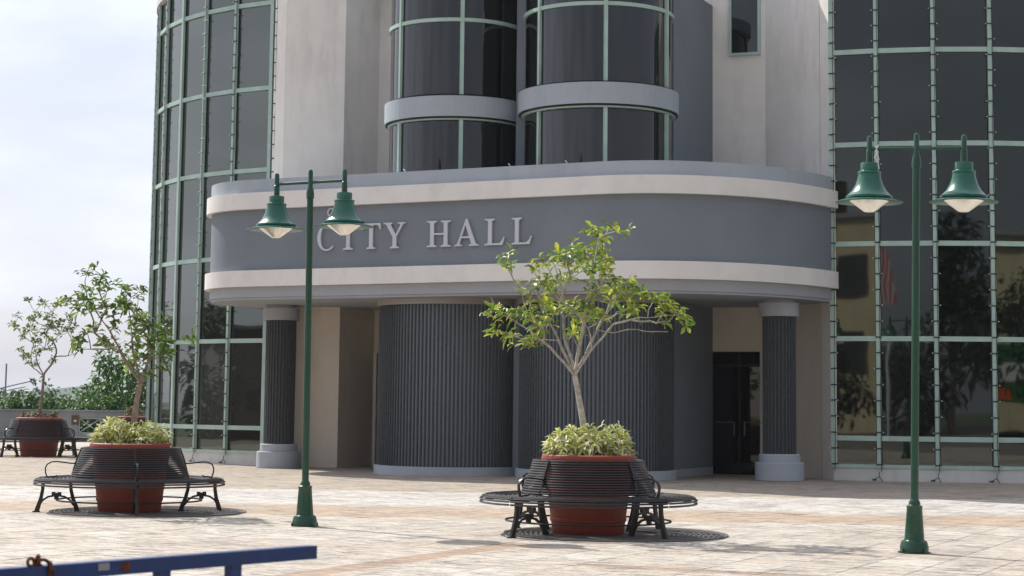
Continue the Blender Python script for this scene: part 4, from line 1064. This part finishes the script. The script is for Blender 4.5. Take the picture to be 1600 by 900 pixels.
for k in range(10): am.tube([(-.5 + k * .25, -.35, 7.18 + k * .061), (-.5 + k * .25, .35, 7.18 + k * .061)], .015, 4)
link('antenna', am, M['parapet'], T)

# ------------------------------------------------------------------ the street behind the camera (seen in the glass)
def house(x0, x1, y, d, h, mat, label, wins, trim=True):
    T = thing('town_building', label, 'building', ((x0 + x1) / 2, y, 0)); w = x1 - x0
    link('wall', MB().box((0, -d / 2, h / 2), (w, d, h)), mat, T); link('roof', MB().box((0, -d / 2, h + .15), (w + .6, d + .6, .3)), M['parapet'], T)
    for wx, wz, ww, wh in wins:
        f = link('window', MB().box((wx, .03, wz), (ww, .08, wh)), M['oppob'], T); link('window_pane', MB().box((wx, .075, wz), (ww - .2, .02, wh - .2)), M['glass'], f)
    return T
T = house(-30, -13, -24, 8, 13, M['oppo'], 'tall ochre building across the street mirrored in the glass', [(-5, 9.5, 2, 2.6), (-1, 9.5, 2, 2.6), (3, 9.5, 2, 2.6), (-5, 5.0, 2, 2.6), (-1, 5.0, 2, 2.6), (3, 5.0, 2.2, 2.6), (6.5, 9.5, 1.6, 2.6), (6.5, 5, 1.6, 2.6)])
link('side_block', MB().box((-10.5, -2, 8), (4, 8, 16)), M['oppob'], T)
T = house(23, 60, -24, 10, 11.5, M['oppo'], 'long ochre building with a green poster mirrored in the glass', [(-12, 8.6, 2, 2.4), (8, 8.6, 2, 2.4), (14, 8.6, 2, 2.4)])
link('poster', MB().box((-.8, .03, 3.3), (6.5, .05, 3.2)), M['signg'], T); link('poster_oval', MB().box((-1.6, .07, 3.4), (3.4, .02, .9)), M['white'], T)
link('poster_spot', MB().box((-2.9, .07, 2.2), (.9, .02, .8)), M['orange'], T)
link('banner', MB().box((-12.5, .4, 9.0), (.08, .9, 3.2)), M['signy'], T); link('banner_foot', MB().box((-12.5, .4, 7.0), (.082, .9, .8)), M['bannerb'], T)
house(-70, -34, -30, 10, 8, M['cream'], 'low cream building far left behind the camera', [(-8, 5, 2, 2), (0, 5, 2, 2), (8, 5, 2, 2)])
GS = [(.022, .045, .012), (.035, .065, .018), (.015, .03, .01)]
g3 = 'street trees behind the camera'
big_tree(7.5, -15, 0, 10.5, 4.6, 'large dark street tree mirrored in the right glass tower', 90, GS, 2600, .6, g3, .55)
big_tree(14.5, -17, 0, 11.5, 4.2, 'large street tree near the long ochre building', 91, GS, 2600, .6, g3, .55)
big_tree(36.5, -13, 0, 9.5, 3.6, 'street tree in front of the green poster', 92, GS, 2400, .5, g3, .6)
big_tree(-4.0, -19, 0, 6.4, 3.8, 'low street tree beside the flagpole', 93, GS, 2200, .5, g3, .55)
big_tree(-13, -16, 0, 5.4, 3.2, 'low street tree before the tall ochre building', 94, GS, 2200, .5, g3, .55)
big_tree(-24, -15, 0, 5.8, 3.4, 'street tree behind the camera far left', 95, GS, 1800, .5, g3, .55)
T = thing('flagpole', 'tall flagpole with a hanging striped flag mirrored in the glass', 'flagpole', (-3.3, -11, 0))
link('pole', MB().tube([(0, 0, 0), (0, 0, 11.8)], .06, 8), M['white'], T)
fl = MB()
for k in range(7): fl.quad([(.08 + .10 * k, .05 * (k % 2), 10.2 - .5 * k), (.08 + .10 * (k + 1), .05 * ((k + 1) % 2), 9.9 - .5 * k), (.10 + .08 * (k + 1), .05, 6.6), (.10 + .08 * k, 0, 6.9)])
f_ = link('flag', fl, M['red'], T)
f_.data.materials.append(M['white'])
for p_ in f_.data.polygons: p_.material_index = p_.index % 2
def cone(x, y):
    T = thing('traffic_cone', 'orange traffic cone behind the camera mirrored low in the glass', 'traffic cone', (x, y, 0))
    link('cone', MB().lathe([(.17, .03), (.03, .7), (0, .7)], (0, 0), 16), M['orange'], T, True); link('foot', MB().box((0, 0, .015), (.42, .42, .03)), M['orange'], T)
cone(10.5, -2)

# left side of the square, mirrored in the left tower
def side_house(x, y0, y1, h, mat, label):
    T = thing('town_building', label, 'building', (x, (y0 + y1) / 2, -5)); w = y1 - y0
    link('wall', MB().box((-4, 0, (h + 5) / 2), (8, w, h + 5)), mat, T); link('roof', MB().box((-4, 0, h + 5.1), (8.6, w + .6, .2)), M['parapet'], T)
    k = 0
    while k * 4.5 + 3 < w:
        for zz in (6.6, 9.4):
            if zz < h + 3.6:
                f = link('window', MB().box((.03, -w / 2 + 2.5 + k * 4.5, zz), (.08, 1.8, 1.5)), M['oppob'], T); link('window_pane', MB().box((.075, -w / 2 + 2.5 + k * 4.5, zz), (.02, 1.6, 1.3)), M['glass'], f)
        k += 1
side_house(-64, -12, 14, 6.8, M['oppo'], 'two storey ochre building left of the square, outside the frame')
side_house(-66, 17, 38, 5.6, M['oppob'], 'low brown building left of the square, outside the frame')
side_house(-78, 42, 60, 7.2, M['cream'], 'cream building far left of the square, outside the frame')
for i, (x, y, h, r_) in enumerate(((-50, 4, 12.0, 3.2), (-54, 22, 11.5, 3.2), (-48, 34, 10.5, 3.0), (-52, 46, 12.5, 3.4), (-46, -8, 12.0, 3.4), (-46, 58, 10.5, 3.0))):
    big_tree(x, y, -5, h, r_, ['tree left of the square before the ochre building', 'tree left of the square before the brown building', 'small tree left of the square near the brown building', 'tall tree left of the square near the cream building', 'tree at the left street corner behind the camera', 'small tree at the far left corner of the square'][i], 120 + i, GS, 1500, .6, 'trees left of the square', .6)

# ------------------------------------------------------------------ air
hz_ = MB().box((0, 1000, 4.5), (6400, 4200, 21)); ho = link('haze', hz_)
hm = bpy.data.materials.new('haze'); hm.use_nodes = True; hn = hm.node_tree.nodes; hn.clear()
o_ = hn.new('ShaderNodeOutputMaterial'); pv = hn.new('ShaderNodeVolumePrincipled'); pv.inputs['Color'].default_value = (.90, .93, 1.0, 1); pv.inputs['Density'].default_value = HAZE = 0.00022
hm.node_tree.links.new(pv.outputs[0], o_.inputs['Volume']); ho.data.materials.append(hm); tag(ho, 'thin bluish haze over the far hills', 'haze', kind='stuff')
